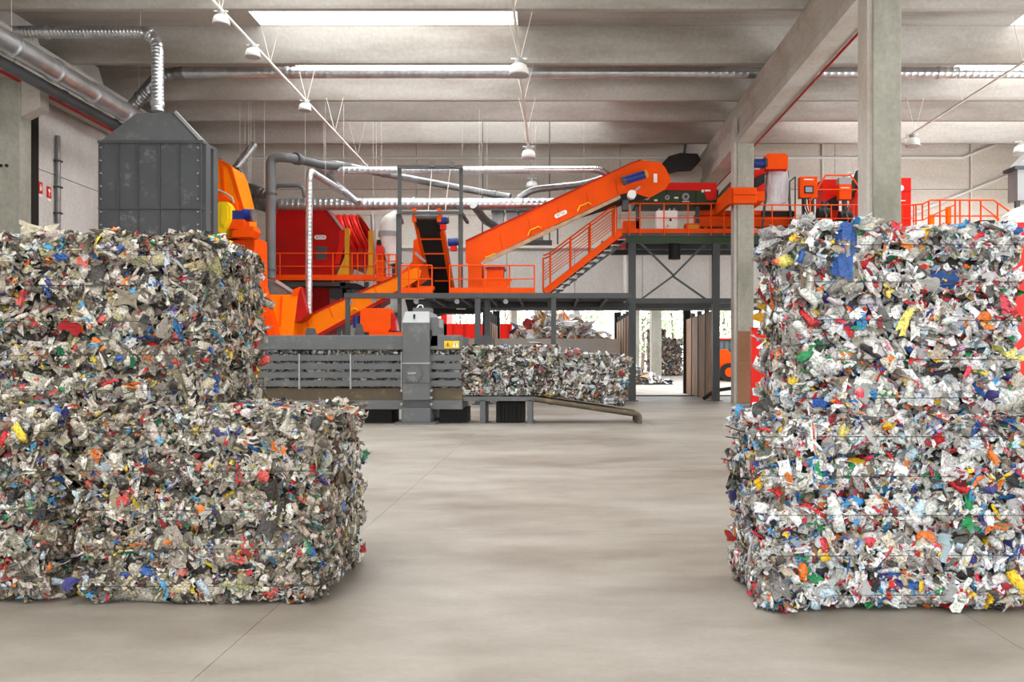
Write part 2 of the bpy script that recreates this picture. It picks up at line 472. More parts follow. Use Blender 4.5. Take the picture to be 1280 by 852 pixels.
# downpipe, fire signs and red pipes on the left wall
t = thing('downpipe', 'slim grey downpipe on the left wall panels', 'pipe', (-15.2, 25.7, 0))
MB().cyl((-15.2, 25.75, 0.05), (-15.2, 25.75, 8.4), 0.07, 10).build('pipe', GALVD, t)
for z in (5.2, 6.0, 6.8, 7.6):
    MB().box((-15.3, 25.65, z), (-15.1, 25.85, z + 0.05)).build('bracket', STEEL, t)
for k, (yy, lb) in enumerate(((25.0, 'red fire extinguisher sign on the left wall, the one nearer the column'), (25.43, 'red fire hose sign on the left wall, beside the downpipe'))):
    t = thing('fire_sign', lb, 'sign', (-15.3, yy, 6.4))
    z0 = 6.48 - 0.05 * k
    MB().box((-15.3, yy - 0.10, z0), (-15.275, yy + 0.10, z0 + 0.34)).build('plate', REDB, t)
    if k == 0:
        MB().box((-15.275, yy - 0.045, z0 + 0.07), (-15.27, yy + 0.005, z0 + 0.22)).add([(-15.27, yy + 0.01, z0 + 0.1), (-15.27, yy + 0.06, z0 + 0.1), (-15.27, yy + 0.05, z0 + 0.2), (-15.27, yy + 0.02, z0 + 0.27), (-15.27, yy - 0.03, z0 + 0.28), (-15.27, yy - 0.03, z0 + 0.25), (-15.27, yy + 0.01, z0 + 0.24)], [tuple(range(7))]).build('pictogram', WHITE, t)
    else:
        MB().add([(-15.27, yy + 0.06 * math.cos(a), z0 + 0.22 + 0.06 * math.sin(a)) for a in [i * math.pi / 6 for i in range(12)]], [tuple(range(12))]).box((-15.275, yy - 0.01, z0 + 0.05), (-15.27, yy + 0.01, z0 + 0.18)).build('pictogram', WHITE, t)
    MB().box((-15.3, yy - 0.08, z0 - 0.10), (-15.28, yy + 0.08, z0 - 0.02)).build('text_plate', WHITE, t)
MB().tube([(7.24, 16.0, ZG - 0.03), (7.24, 37.0, ZG - 0.03)], 0.035, 8).build('sprinkler_pipe', TRED, None, 'thin red pipe along the underside of the central girder', 'pipe')
MB().tube([(-14.66, 18.0, ZG - 0.06), (-14.66, 30.0, ZG - 0.06)], 0.05, 8).build('sprinkler_pipe', TRED, None, 'thin red pipe under the left wall girder', 'pipe')

# ------------------------------------------------------------------ baled waste
rng = np.random.default_rng(7)
def srgb(c):
    c = np.asarray(c, float) / 255
    return np.where(c <= 0.04045, c / 12.92, ((c + 0.055) / 1.055) ** 2.4)

PAL_BRIGHT = [((238, 238, 236), 24), ((214, 213, 210), 17), ((182, 180, 176), 11), ((150, 146, 140), 7), ((206, 196, 176), 5), ((176, 160, 138), 3),
              ((74, 72, 70), 4), ((34, 34, 36), 3), ((206, 30, 34), 6), ((224, 60, 80), 2.4), ((150, 30, 44), 1.6), ((34, 92, 170), 3), ((60, 150, 206), 2.6), ((52, 46, 120), 2), ((24, 140, 76), 2.4),
              ((60, 120, 110), 1.2), ((240, 196, 24), 2.6), ((236, 120, 30), 2.8), ((246, 226, 120), 1.2), ((140, 90, 60), 1), ((190, 150, 200), 0.8), ((190, 215, 228), 4)]
PAL_DULL = [((224, 218, 206), 13), ((196, 188, 174), 17), ((168, 158, 142), 17), ((140, 130, 114), 13), ((112, 104, 92), 9), ((188, 176, 140), 4), ((160, 156, 110), 2.5),
            ((70, 66, 60), 5), ((36, 36, 38), 3), ((200, 40, 40), 2.6), ((220, 90, 80), 1.3), ((130, 40, 44), 1.2), ((36, 90, 166), 2.3), ((80, 160, 200), 1.8), ((50, 46, 116), 1.5), ((30, 120, 80), 1.6),
            ((90, 130, 120), 1.2), ((226, 196, 50), 2), ((226, 120, 40), 2), ((120, 84, 60), 1.6), ((190, 204, 212), 3)]
PAL_SIDE = [((176, 160, 138), 16), ((150, 134, 112), 14), ((206, 196, 176), 12), ((110, 96, 80), 10)]  # cardboard tans, also darkened for the shadow on the bale sides
PAL_BROWN = [((190, 178, 160), 10), ((140, 124, 106), 14), ((100, 88, 76), 14), ((70, 62, 56), 10), ((210, 205, 198), 5), ((150, 60, 50), 2), ((60, 90, 130), 2)]
PAL_HEAP = [((250, 250, 250), 60), ((240, 238, 232), 20), ((222, 190, 146), 9), ((206, 160, 104), 6), ((150, 130, 110), 5), ((220, 120, 50), 3), ((60, 70, 110), 3), ((70, 66, 60), 4), ((200, 50, 50), 2)]

PAL_BRIGHT = [(c, w * (1.5 if min(c) > 200 else 1.05 if max(c) - min(c) > 60 else 1.0)) for c, w in PAL_BRIGHT] + [((96, 92, 86), 4), ((128, 126, 122), 5)]
PAL_DULL = [(c, w * (0.8 if max(c) - min(c) > 60 else 1.0)) for c, w in PAL_DULL] + [((84, 76, 66), 6), ((52, 48, 44), 3)]
def pick(pal, n, r):
    w = np.array([p[1] for p in pal], float); w /= w.sum()
    c = srgb([p[0] for p in pal])[r.choice(len(pal), n, p=w)]
    return np.clip(c * r.uniform(0.80, 1.12, (n, 1)) * (1 + r.normal(0, 0.03, (n, 3))), 0.004, 0.93)

def frames(nrm, tilt, r):
    n = nrm + r.normal(0, 1, nrm.shape) * tilt[:, None]
    n /= np.linalg.norm(n, axis=1, keepdims=True) + 1e-9
    t = r.normal(0, 1, nrm.shape)
    t -= n * np.sum(t * n, axis=1, keepdims=True)
    t /= np.linalg.norm(t, axis=1, keepdims=True) + 1e-9
    return t, np.cross(n, t), n

G4 = np.array([(i / 3 - .5, j / 3 - .5) for j in range(4) for i in range(4)])
G4F = [(j * 4 + i, j * 4 + i + 1, j * 4 + i + 5, j * 4 + i + 4) for j in range(3) for i in range(3)]
NS, NR = 7, 4
TUBEF = [(k * NS + i, k * NS + (i + 1) % NS, (k + 1) * NS + (i + 1) % NS, (k + 1) * NS + i) for k in range(NR - 1) for i in range(NS)] + [tuple(range(NS))[::-1], tuple(range((NR - 1) * NS, NR * NS))]
NC = 9
CAPF = [(i, (i + 1) % NC, (i + 1) % NC + NC, i + NC) for i in range(NC)] + [tuple(range(NC, 2 * NC))]

def patch_pieces(pos, nrm, size, tilt, pal, r):
    n = len(pos)
    T, B, N = frames(nrm, tilt, r)
    sx = size * r.uniform(0.8, 2.2, n); sy = size * r.uniform(0.4, 0.95, n)
    u = G4[None, :, 0] + r.normal(0, 0.085, (n, 16)); v = G4[None, :, 1] + r.normal(0, 0.085, (n, 16))
    w = r.uniform(-1.1, 1.1, (n, 1)) * (G4[None, :, 0] ** 2 * 2) + r.uniform(-0.7, 0.7, (n, 1)) * np.abs(G4[None, :, 1] + r.uniform(-.3, .3, (n, 1))) + r.normal(0, 0.14, (n, 16))
    V = pos[:, None] + (sx[:, None] * u)[..., None] * T[:, None] + (sy[:, None] * v)[..., None] * B[:, None] + ((size * 0.75)[:, None] * w)[..., None] * N[:, None]
    c = pick(pal, n, r); c2 = pick(pal, n, r)
    C = np.repeat(c[:, None], 16, 1)
    two = r.random(n) < 0.22
    C[two, 8:12] = c2[two, None]
    return V, C, G4F

def tube_pieces(pos, nrm, size, tilt, pal, r):
    n = len(pos)
    T, B, N = frames(nrm, tilt, r)
    ang = np.arange(NS) * 2 * np.pi / NS
    L = size * r.uniform(1.0, 2.0, n); R = size * r.uniform(0.32, 0.5, n); fl = r.uniform(0.3, 0.85, n)
    prof = np.stack([r.uniform(0.35, 0.9, n), r.uniform(0.8, 1.1, n), r.uniform(0.75, 1.1, n), r.uniform(0.6, 1.0, n)], 1)
    V = np.zeros((n, NR * NS, 3))
    for k in range(NR):
        rr = R[:, None] * prof[:, k:k + 1] * (1 + r.normal(0, 0.16, (n, NS)))
        along = (k / (NR - 1) - .5) * L[:, None] + r.normal(0, 0.05, (n, NS)) * size[:, None]
        V[:, k * NS:(k + 1) * NS] = pos[:, None] + along[..., None] * T[:, None] + (rr * np.cos(ang))[..., None] * B[:, None] + (rr * np.sin(ang) * fl[:, None])[..., None] * N[:, None]
    c = pick(pal, n, r); c2 = pick(pal, n, r)
    C = np.repeat(c[:, None], NR * NS, 1)
    two = r.random(n) < 0.35
    C[two, :NS] = c2[two, None]
    return V, C, TUBEF

def cap_pieces(pos, nrm, size, tilt, pal, r):
    n = len(pos)
    T, B, N = frames(nrm, tilt, r)
    ang = np.arange(NC) * 2 * np.pi / NC
    ring = np.cos(ang)[None, :, None] * T[:, None] + np.sin(ang)[None, :, None] * B[:, None] * r.uniform(0.7, 1, n)[:, None, None]
    R = size[:, None, None] * 0.5
    h = size[:, None, None] * 0.35
    V = np.concatenate([pos[:, None] + ring * R - N[:, None] * h, pos[:, None] + ring * R * 0.93], 1)
    c = pick(pal, n, r)
    return V, np.repeat(c[:, None], 2 * NC, 1), CAPF

def mesh_from_blocks(name, blocks, attr=True):
    smooth_quads = np.concatenate([np.tile(np.array([len(f) == 4 and Fs is not G4F for f in Fs]), V.shape[0]) for V, C, Fs in blocks])
    vs_, cs, starts, totals, loops = [], [], [], [], []
    vb = lb = 0
    for V, C, Fs in blocks:
        n, k = V.shape[:2]
        vs_.append(V.reshape(-1, 3)); cs.append(C.reshape(-1, 3))
        fl = np.concatenate([np.array(f) for f in Fs]); tot = np.array([len(f) for f in Fs])
        loops.append((fl[None] + (np.arange(n) * k)[:, None] + vb).reshape(-1))
        tt = np.tile(tot, n); totals.append(tt)
        starts.append(np.concatenate([[0], np.cumsum(tt)[:-1]]) + lb)
        vb += n * k; lb += tt.sum()
    v = np.concatenate(vs_).astype(np.float32); c = np.concatenate(cs).astype(np.float32)
    loops = np.concatenate(loops).astype(np.int32); totals = np.concatenate(totals).astype(np.int32); starts = np.concatenate(starts).astype(np.int32)
    me = bpy.data.meshes.new(name)
    me.vertices.add(len(v)); me.vertices.foreach_set('co', v.reshape(-1))
    me.loops.add(len(loops)); me.loops.foreach_set('vertex_index', loops)
    me.polygons.add(len(starts)); me.polygons.foreach_set('loop_start', starts); me.polygons.foreach_set('loop_total', totals)
    me.polygons.foreach_set('use_smooth', (totals == 4) if smooth_quads is None else smooth_quads)
    if attr:
        a = me.attributes.new('piece_colour', 'FLOAT_COLOR', 'POINT')
        a.data.foreach_set('color', np.concatenate([c, np.ones((len(c), 1), np.float32)], 1).reshape(-1))
    me.update(calc_edges=True)
    return me

# shared meshes for the pieces that stand out singly
TEMPL = {}
def templates():
    r = np.random.default_rng(3)
    zero = np.zeros((1, 3)); nz = np.array([[0, 0, 1.0]]); one = np.ones(1); t0 = np.zeros(1)
    n1_, n2_ = 11, 10
    TEMPL['crushed_bottle'] = []
    for k in range(6):
        prof = np.interp(np.linspace(0, 1, n2_), [0, 0.08, 0.2, 0.35, 0.9, 1.0], [0.15, 0.16, 0.30, 0.46, 0.46, 0.36])
        cr = r.normal(0, 0.11, (n2_, n1_)); bend = r.uniform(-0.25, 0.25)
        V = np.zeros((n2_ * n1_, 3))
        for j in range(n2_):
            a = np.arange(n1_) * 2 * np.pi / n1_
            rr = prof[j] * (1 + cr[j] + 0.16 * np.sin(2 * a + 1.3 * j + k) - (0.12 if j % 2 else 0))
            V[j * n1_:(j + 1) * n1_] = np.stack([np.full(n1_, (j / (n2_ - 1) - .5) * 1.9), rr * np.cos(a) + bend * (j / (n2_ - 1) - .5) ** 2 * 2, rr * np.sin(a) * 0.6], 1)
        Fq = [(j * n1_ + i, j * n1_ + (i + 1) % n1_, (j + 1) * n1_ + (i + 1) % n1_, (j + 1) * n1_ + i) for j in range(n2_ - 1) for i in range(n1_)] + [tuple(range(n1_))[::-1], tuple(range((n2_ - 1) * n1_, n2_ * n1_))]
        me = bpy.data.meshes.new('crushed_bottle'); me.from_pydata([tuple(float(c) for c in v) for v in V], [], Fq); me.materials.append(TRASHO)
        TEMPL['crushed_bottle'].append(me)
    TEMPL['plastic_scrap'] = []
    for k in range(7):
        g = 8
        ph = r.uniform(0, 6, 6); w = r.uniform(3, 9, 6)
        V = []
        for j in range(g):
            for i in range(g):
                u, v = i / (g - 1) - .5, j / (g - 1) - .5
                z = 0.10 * np.sin(w[0] * u + w[1] * v + ph[0]) + 0.08 * abs(np.sin(w[2] * v - w[3] * u + ph[1])) + r.normal(0, 0.03) + 0.4 * r.uniform(0.2, 1) * (u * u) * (1 if k % 2 else -1)
                V.append(((u + r.normal(0, 0.02)) * (1.1 + 0.3 * np.sin(ph[2] + 4 * v)), (v + r.normal(0, 0.02)) * (0.8 + 0.25 * np.sin(ph[3] + 5 * u)), z))
        Fq = [(j * g + i, j * g + i + 1, (j + 1) * g + i + 1, (j + 1) * g + i) for j in range(g - 1) for i in range(g - 1)]
        me = bpy.data.meshes.new('plastic_scrap'); me.from_pydata([tuple(float(c) for c in v) for v in V], [], Fq); me.materials.append(TRASHO)
        TEMPL['plastic_scrap'].append(me)
    for kind, fn, m in (('bottle_cap', cap_pieces, 2),):
        TEMPL[kind] = []
        for k in range(m):
            V, C, Fs = fn(zero, nz, one, t0, PAL_BRIGHT, r)
            me = mesh_from_blocks(kind, [(V, C, Fs)], False)
            me.materials.append(TRASHO)
            TEMPL[kind].append(me)
templates()

def surface_points(n, face, w, d, h, r, layers, ph, depth):
    """points on one side of a bale, pressed into pillowed layers; base of the bale at its centre bottom"""
    a = r.random(n); b = r.random(n)
    if face in ('front', 'back'):
        s = -1 if face == 'front' else 1
        p = np.stack([(a - .5) * w, np.full(n, s * d / 2), b * h], 1); nn = np.tile([0, s, 0], (n, 1)).astype(float); span = (a - .5) * w
    elif face in ('left', 'right'):
        s = -1 if face == 'left' else 1
        p = np.stack([np.full(n, s * w / 2), (a - .5) * d, b * h], 1); nn = np.tile([s, 0, 0], (n, 1)).astype(float); span = (a - .5) * d + 3
    else:
        p = np.stack([(a - .5) * w, (b - .5) * d, np.full(n, h)], 1); nn = np.tile([0, 0, 1], (n, 1)).astype(float); span = (a - .5) * w
    off = np.zeros(n); slope = np.zeros(n)
    if face != 'top':
        q = p[:, 2] / h * layers + 0.10 * np.sin(span * 4.1 + ph) + 0.05 * np.sin(span * 11 + 2 * ph)
        sn = np.abs(np.sin(np.pi * q))
        off = 0.10 * (sn ** 0.7 - 1)
        slope = np.clip(0.10 * 0.7 * np.clip(sn, 0.08, 1) ** -0.3 * np.cos(np.pi * q) * np.sign(np.sin(np.pi * q)) * np.pi * layers / h, -1.1, 1.1)
    off += 0.022 * np.sin(span * 6.3 + ph) * np.sin(p[:, 2] * 7.0 + 1.7 * ph) + 0.014 * np.sin(span * 15 + 3 * ph + p[:, 2] * 9)
    if face != 'top':
        gap = (np.abs(np.sin(np.pi * q)) < 0.24 + 0.12 * np.sin(span * 9 + ph)) & (r.random(n) < 0.9) & (p[:, 2] > 0.1) & (p[:, 2] < h - 0.08)
        off = np.where(gap, off - 0.10, off)
    lim = off + r.uniform(-0.006, 0.014, n) + np.abs(np.sum((p - np.array([0, 0, 0])) * nn, 1)) if face != 'top' else off + r.uniform(-0.01, 0.03, n) + h
    p += nn * (off - r.exponential(depth, n) + depth * 0.35)[:, None]
    # round the edges
    e = 0.09
    for ax, ext in ((0, w / 2), (1, d / 2)):
        over = np.clip((np.abs(p[:, ax]) - (ext - e)) / e, 0, 1)
        if face == 'top': p[:, 2] -= 0.05 * over ** 2
    if face in ('front', 'back'):
        over = np.clip((np.abs(p[:, 0]) - (w / 2 - e)) / e, 0, 1); p[:, 1] -= nn[:, 1] * 0.06 * over ** 2
    if face in ('left', 'right'):
        over = np.clip((np.abs(p[:, 1]) - (d / 2 - e)) / e, 0, 1); p[:, 0] -= nn[:, 0] * 0.06 * over ** 2
    if face != 'top':
        over = np.clip((p[:, 2] - (h - e)) / e, 0, 1) + np.clip((e - p[:, 2]) / e, 0, 1)
        p -= nn * (0.05 * over ** 2)[:, None]
    n2 = nn.copy()
    if face != 'top': n2[:, 2] -= slope
    return p, nn, lim, n2

def press(block, nn, lim, k):
    """flatten what sticks out of the pressed face"""
    V = block[0]
    dist = np.einsum('nki,ni->nk', V, nn)
    ex = np.clip(dist - lim[:, None], 0, None) * (1 - k)
    V -= ex[..., None] * nn[:, None]
    return block

def bale(label, loc, w, d, h, pal, seed, dens=1.0, size=0.045, singles=200, wires=5, rotx=0.0, layers=5, group=None, faces=('front', 'left', 'right', 'top', 'back'), name='waste_bale'):
    r = np.random.default_rng(seed)
    t = thing(name, label, 'bale', loc, group)
    t.rotation_euler = (0, rotx, 0)
    ph = r.uniform(0, 6)
    m = MB(); i = 0.12
    m.box((-w / 2 + i, -d / 2 + i, 0.01), (w / 2 - i, d / 2 - i, h - i * 0.7))
    LOC[t] = Vector((0, 0, 0))
    m.build('packed_core', CORE, t)
    blocks = []
    for f in faces:
        A = {'front': w * h, 'back': w * h * 0.25, 'left': d * h, 'right': d * h, 'top': w * d * 0.8}[f]
        k = dens / size ** 2
        n1, n2, n3 = int(A * k * 2.7), int(A * k * 0.5), int(A * k * 0.16)
        side = f in ('left', 'right')
        kp = 0.55 if f == 'top' else 0.22
        pl = (pal + PAL_SIDE) if side else pal
        p, nn, lim, no = surface_points(n1, f, w, d, h, r, layers, ph, size * 0.55)
        tl = np.where(r.random(n1) < (0.75 if side else 0.38), 1.5, 0.5)
        blocks.append(press(patch_pieces(p, no, size * np.exp(r.normal(0, 0.45, n1)), tl, pl, r), nn, lim, kp))
        p, nn, lim, no = surface_points(n2, f, w, d, h, r, layers, ph, size * 0.5)
        blocks.append(press(tube_pieces(p, no, size * 1.35 * np.exp(r.normal(0, 0.32, n2)), np.full(n2, 0.7), pl, r), nn, lim, kp))
        p, nn, lim, no = surface_points(n3, f, w, d, h, r, layers, ph, size * 0.25)
        blocks.append(press(cap_pieces(p, no, size * 0.85 * np.exp(r.normal(0, 0.3, n3)), np.full(n3, 0.45), pl, r), nn, lim, kp))
    zmin = 0.004
    for V, C, Fs in blocks: np.maximum(V[..., 2], zmin, out=V[..., 2])
    me = mesh_from_blocks('packed_waste', blocks)
    me.materials.append(TRASH)
    o = bpy.data.objects.new('packed_waste', me); col.objects.link(o); o.parent = t; o['kind'] = 'stuff'
    # single pieces that stand out
    if singles:
        vis = [f for f in faces if f != 'back']
        A = np.array([{'front': w * h * 1.6, 'left': d * h * 0.7, 'right': d * h * 0.7, 'top': w * d * 0.4}[f] for f in vis]); A /= A.sum()
        cnt = r.multinomial(singles, A)
        for f, n in zip(vis, cnt):
            p, nn, lim, no = surface_points(n, f, w, d, h, r, layers, ph, size * 0.18)
            T, B, N = frames(no, np.full(n, 0.28), r)
            cc = pick(pal, n, r)
            for k in range(n):
                kind = ['plastic_scrap', 'crushed_bottle', 'bottle_cap'][r.choice(3, p=[0.45, 0.43, 0.12])]
                me2 = TEMPL[kind][r.integers(len(TEMPL[kind]))]
                s = size * {'plastic_scrap': r.uniform(1.7, 3.0), 'crushed_bottle': r.uniform(1.5, 2.4), 'bottle_cap': r.uniform(0.9, 1.5)}[kind]
                q = bpy.data.objects.new(kind, me2); col.objects.link(q); q.parent = t
                M = Matrix(((T[k][0], B[k][0], N[k][0]), (T[k][1], B[k][1], N[k][1]), (T[k][2], B[k][2], N[k][2]))).to_4x4()
                pz = max(p[k][2], s * 0.6)
                p[k] -= nn[k] * s * 0.12
                q.matrix_local = Matrix.Translation((p[k][0], p[k][1], pz)) @ M @ Matrix.Diagonal((s, s, s * 0.55, 1))
                q.color = (*cc[k], 1)
    for k in range(wires):
        z = h * (k + 0.5) / wires + r.uniform(-0.01, 0.01)
        e = 0.012
        pts = []
        c = 0.05
        for sx, sy in ((-1, -1), (1, -1), (1, 1), (-1, 1)):
            X, Y = sx * (w / 2 + e), sy * (d / 2 + e)
            a, b = (X, Y - sy * c), (X - sx * c, Y)
            pts += [a, b] if sx * sy > 0 else [b, a]
        MB().tube([(px, pyy, z + r.uniform(-0.004, 0.004)) for px, pyy in pts], 0.0022 if dens >= 0.9 else 0.004, 5, closed=True).build('baling_wire', WIRE, t)
    LOC[t] = Vector(loc)
    return t

bale_ll = bale('grey-brown bale of crushed plastic at lower left, supporting the upper left bale', ((-2.75 - 1.33) / 2, 4.8 + 0.575, 0), 1.42, 1.15, 1.10, PAL_DULL, 11, size=0.032)
bale('dull mixed-plastic bale at the far left floor edge, cut off by the photo', (-3.57, 4.82 + 0.575, 0), 1.40, 1.15, 1.10, PAL_DULL, 12, size=0.034, faces=('front', 'right', 'top', 'back'))
bale_ul = bale('upper left bale of crushed packaging stacked on top of two lower bales', (-2.835, 5.2 + 0.48, 1.10), 1.45, 0.96, 1.09, PAL_DULL, 13, size=0.035)
bale_lr = bale('bright white-flecked plastic bale at lower right, base of the right stack', (1.16 + 0.80, 4.65 + 0.43, 0), 1.60, 0.86, 1.08, PAL_BRIGHT, 14, size=0.036, faces=('front', 'left', 'top', 'back'))
bale_ur = bale('upper right bale of bright bottles and film, top of the right stack', (1.38 + 0.655, 4.78 + 0.42, 1.08), 1.31, 0.84, 1.09, PAL_BRIGHT, 15, size=0.041, faces=('front', 'left', 'right', 'top', 'back'))

# ------------------------------------------------------------------ baler
DB = 19.45
b = thing('baler', 'grey channel baling press with slatted sides and tall press column', 'baler', (ux(445, DB), DB + 0.8, 0))
xl, xr = ux(225, DB), ux(578, DB)
xc0, xc1 = ux(503, 19.2), ux(537, 19.2)
for xa, xb in ((xl, xc0 + 0.05), (xc1 - 0.05, xr)):
    MB().box((xa, DB - 0.1, uz(437, DB)), (xb, DB + 0.12, uz(419, DB))).build('top_beam', GREY, b, bevel=0.012)
    MB().box((xa, DB + 1.35, uz(437, DB)), (xb, DB + 1.55, uz(419, DB))).build('top_beam', GREY, b)
    MB().box((xa, DB + 0.02, uz(500, DB)), (xb, DB + 1.5, uz(485, DB))).build('floor_rail', RUST, b)
    MB().box((xa, DB - 0.1, uz(511, DB)), (xb, DB + 1.5, uz(500, DB))).build('bottom_beam', GREY, b)
MB().box((xl, DB + 0.12, uz(421, DB)), (xc0, DB + 1.4, uz(419.5, DB))).build('top_plate', GREY, b)
for i in range(4):
    y0 = 443.5 + i * 10.6
    for xa, xb in ((225, 309.5), (310.5, 374.5), (376, 438.5), (440, 502)):
        MB().box((ux(xa, DB), DB - 0.06, uz(y0 + 7.2, DB)), (ux(xb, DB), DB + 0.02, uz(y0, DB))).build('side_slat', GREY, b)
    MB().box((ux(539, DB), DB - 0.06, uz(y0 + 7.2, DB)), (ux(577, DB), DB + 0.02, uz(y0, DB))).build('side_slat', GREY, b)
for x in (310, 375.2, 439.2, 502.5, 538.2):
    MB().box((ux(x - 0.8, DB), DB - 0.09, uz(486, DB)), (ux(x + 0.8, DB), DB + 0.02, uz(442, DB))).build('slat_rib', LGREY, b)
MB().box((xl, DB + 1.42, uz(487, DB)), (xr, DB + 1.5, uz(437, DB))).build('back_plate', STEEL, b)
# press column
D0 = 19.2
pc = MB().box((xc0, D0, uz(500, D0)), (xc1, D0 + 1.75, uz(403, D0))).build('press_column', GREY, b, bevel=0.012)
zc, zh = uz(403, D0), uz(388.5, D0)
MB().add([(xc0, D0, zc), (xc1, D0, zc), (xc1, D0 + 1.7, zc), (xc0, D0 + 1.7, zc), (xc0 + 0.04, D0 + 0.16, zh), (xc1 - 0.04, D0 + 0.16, zh), (xc1 - 0.04, D0 + 1.5, zh), (xc0 + 0.04, D0 + 1.5, zh)],
         [(0, 1, 5, 4), (1, 2, 6, 5), (2, 3, 7, 6), (3, 0, 4, 7), (4, 5, 6, 7)]).build('column_hood', LGREY, b)
MB().pbox(516.5, 392.5, 518.3, 398, D0 + 0.02, 0.1).build('hood_slot', BLACK, b)
MB().pbox(516, 384.5, 538, 390, D0 + 0.7, 0.5).build('valve_box', GREY, b)
MB().tube([U(521, 385, D0 + 0.8), U(524, 381, D0 + 0.8), U(528, 381.5, D0 + 0.8), U(529, 385, D0 + 0.8)], 0.015, 6).build('cable_loop', WHITE, b)
MB().box((xc1, D0 + 0.15, uz(432, D0)), (xc1 + 0.16, D0 + 1.3, uz(396, D0))).build('side_cover', GREY, b)
MB().box((xc1 + 0.16, D0 + 0.35, uz(408, D0)), (xc1 + 0.19, D0 + 0.9, uz(397, D0))).build('side_label', LGREY, b)
MB().box((xc1 - 0.005, D0 + 0.08, uz(424, D0)), (xc1 + 0.03, D0 + 0.15, uz(412, D0))).build('cover_gap', BLACK, b)
MB().box((xc0 - 0.02, D0 - 0.015, uz(454.5, D0)), (xc1 + 0.02, D0 + 0.02, uz(453, D0))).build('plate_edge', LGREY, b)
MB().box((xc0 - 0.02, D0 - 0.015, uz(479, D0)), (xc1 + 0.02, D0 + 0.02, uz(478, D0))).build('plate_edge', STEEL, b)
c = U(517, 466, D0)
disc = MB().cyl(c + Vector((0, 0.02, 0)), c - Vector((0, 0.045, 0)), 0.215, 28).build('round_cover', GREY, b)
for k in range(14):
    a = 2 * math.pi * k / 14
    p = c + Vector((0.185 * math.cos(a), -0.045, 0.185 * math.sin(a)))
    MB().cyl(p, p - Vector((0, 0.018, 0)), 0.014, 6).build('bolt', STEEL, disc)
MB().bar(c + Vector((-0.12, -0.06, -0.01)), c + Vector((0.06, -0.06, 0.0)), 0.03, 0.03).build('cover_handle', LGREY, disc)
MB().box((xc0 + 0.02, D0 + 0.04, uz(512, D0)), (xc1 - 0.01, D0 + 1.7, uz(500, D0))).build('column_neck', STEEL, b)
MB().box((xc0 - 0.02, D0 - 0.02, 0.05), (xc1 + 0.02, D0 + 1.75, uz(510, D0))).build('column_foot', GREY, b, bevel=0.01)
MB().box((xc0 - 0.16, D0 - 0.1, 0.0), (xc1 + 0.14, D0 + 1.85, 0.05)).build('base_plate', GREY, b)
for x, y in ((xc0 - 0.03, 488), (xc0 - 0.03, 505), (xc1 + 0.03, 488), (xc1 + 0.03, 497), (xc1 + 0.03, 505)):
    MB().cyl((x, D0 + 0.1, uz(y, D0)), (x, D0 + 0.02, uz(y, D0)), 0.03, 8).build('bolt', LGREY, b)
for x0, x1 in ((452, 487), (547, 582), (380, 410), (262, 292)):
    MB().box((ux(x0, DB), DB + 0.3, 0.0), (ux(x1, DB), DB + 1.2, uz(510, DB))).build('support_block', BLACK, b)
MB().pprism([(381, 420), (383, 410), (391, 410), (394, 420)], DB + 0.3, 0.2).build('lug', STEEL, b)
MB().pprism([(442, 420), (446, 405), (450, 405), (454, 420)], DB + 0.3, 0.2).build('lug', STEEL, b)
# warning sticker
st = MB().box((ux(556, DB), DB - 0.106, uz(435.2, DB)), (ux(574.5, DB), DB - 0.101, uz(426, DB))).build('warning_sticker', YEL, b)
for k, x in enumerate((560.5, 570)):
    p = U(x, 430.5, DB); p.y = DB - 0.11
    MB().add([p + Vector((-0.07, 0, -0.055)), p + Vector((0.07, 0, -0.055)), p + Vector((0, 0, 0.065))], [(0, 1, 2)]).build('warning_triangle', MUST if k == 0 else WHITE, st)
    MB().box(p + Vector((-0.008, -0.003, -0.02)), p + Vector((0.008, -0.002, 0.035))).box(p + Vector((-0.008, -0.003, -0.042)), p + Vector((0.008, -0.002, -0.028))).build('exclamation_mark', BLACK, st)
MB().box((ux(565.2, DB), DB - 0.109, uz(435.2, DB)), (ux(565.8, DB), DB - 0.105, uz(426, DB))).build('sticker_line', MUST, st)

# waste packed in the channel, then bales on the run-out table
def bale_small(label, x0, x1, ytop, ybot, D, seed, rot=0.0, dz=0.0, name='waste_bale', faces=('front', 'right', 'top')):
    X0, X1 = ux(x0, D), ux(x1, D)
    zb = uz(ybot, D); h = uz(ytop, D) - zb
    return bale(label, ((X0 + X1) / 2, D + 0.6, zb + dz), X1 - X0, 1.2, h, PAL_SMALL, seed, dens=0.75, size=0.062, singles=40, wires=5, rotx=rot, faces=faces, name=name)
PAL_SMALL = PAL_BRIGHT[:6] + [((120, 106, 92), 12), ((90, 80, 70), 10), ((150, 134, 112), 10)] + PAL_DULL[4:]
bale_small('pressed waste bale still inside the slatted channel of the baler', 240, 543, 437.5, 484.5, DB + 0.08, 21, faces=('front', 'top'))
bale_small('pressed waste bale half out of the baler mouth', 545, 616, 434.5, 494.5, DB + 0.08, 22)
bale_small('middle bale on the run-out table behind the baler mouth', 617.5, 699, 433.5, 494.5, DB + 0.08, 23)
bale_small('tilted last bale sliding down the run-out ramp', 699, 780, 439, 500, DB + 0.08, 24, rot=math.radians(8.0), dz=-0.06)

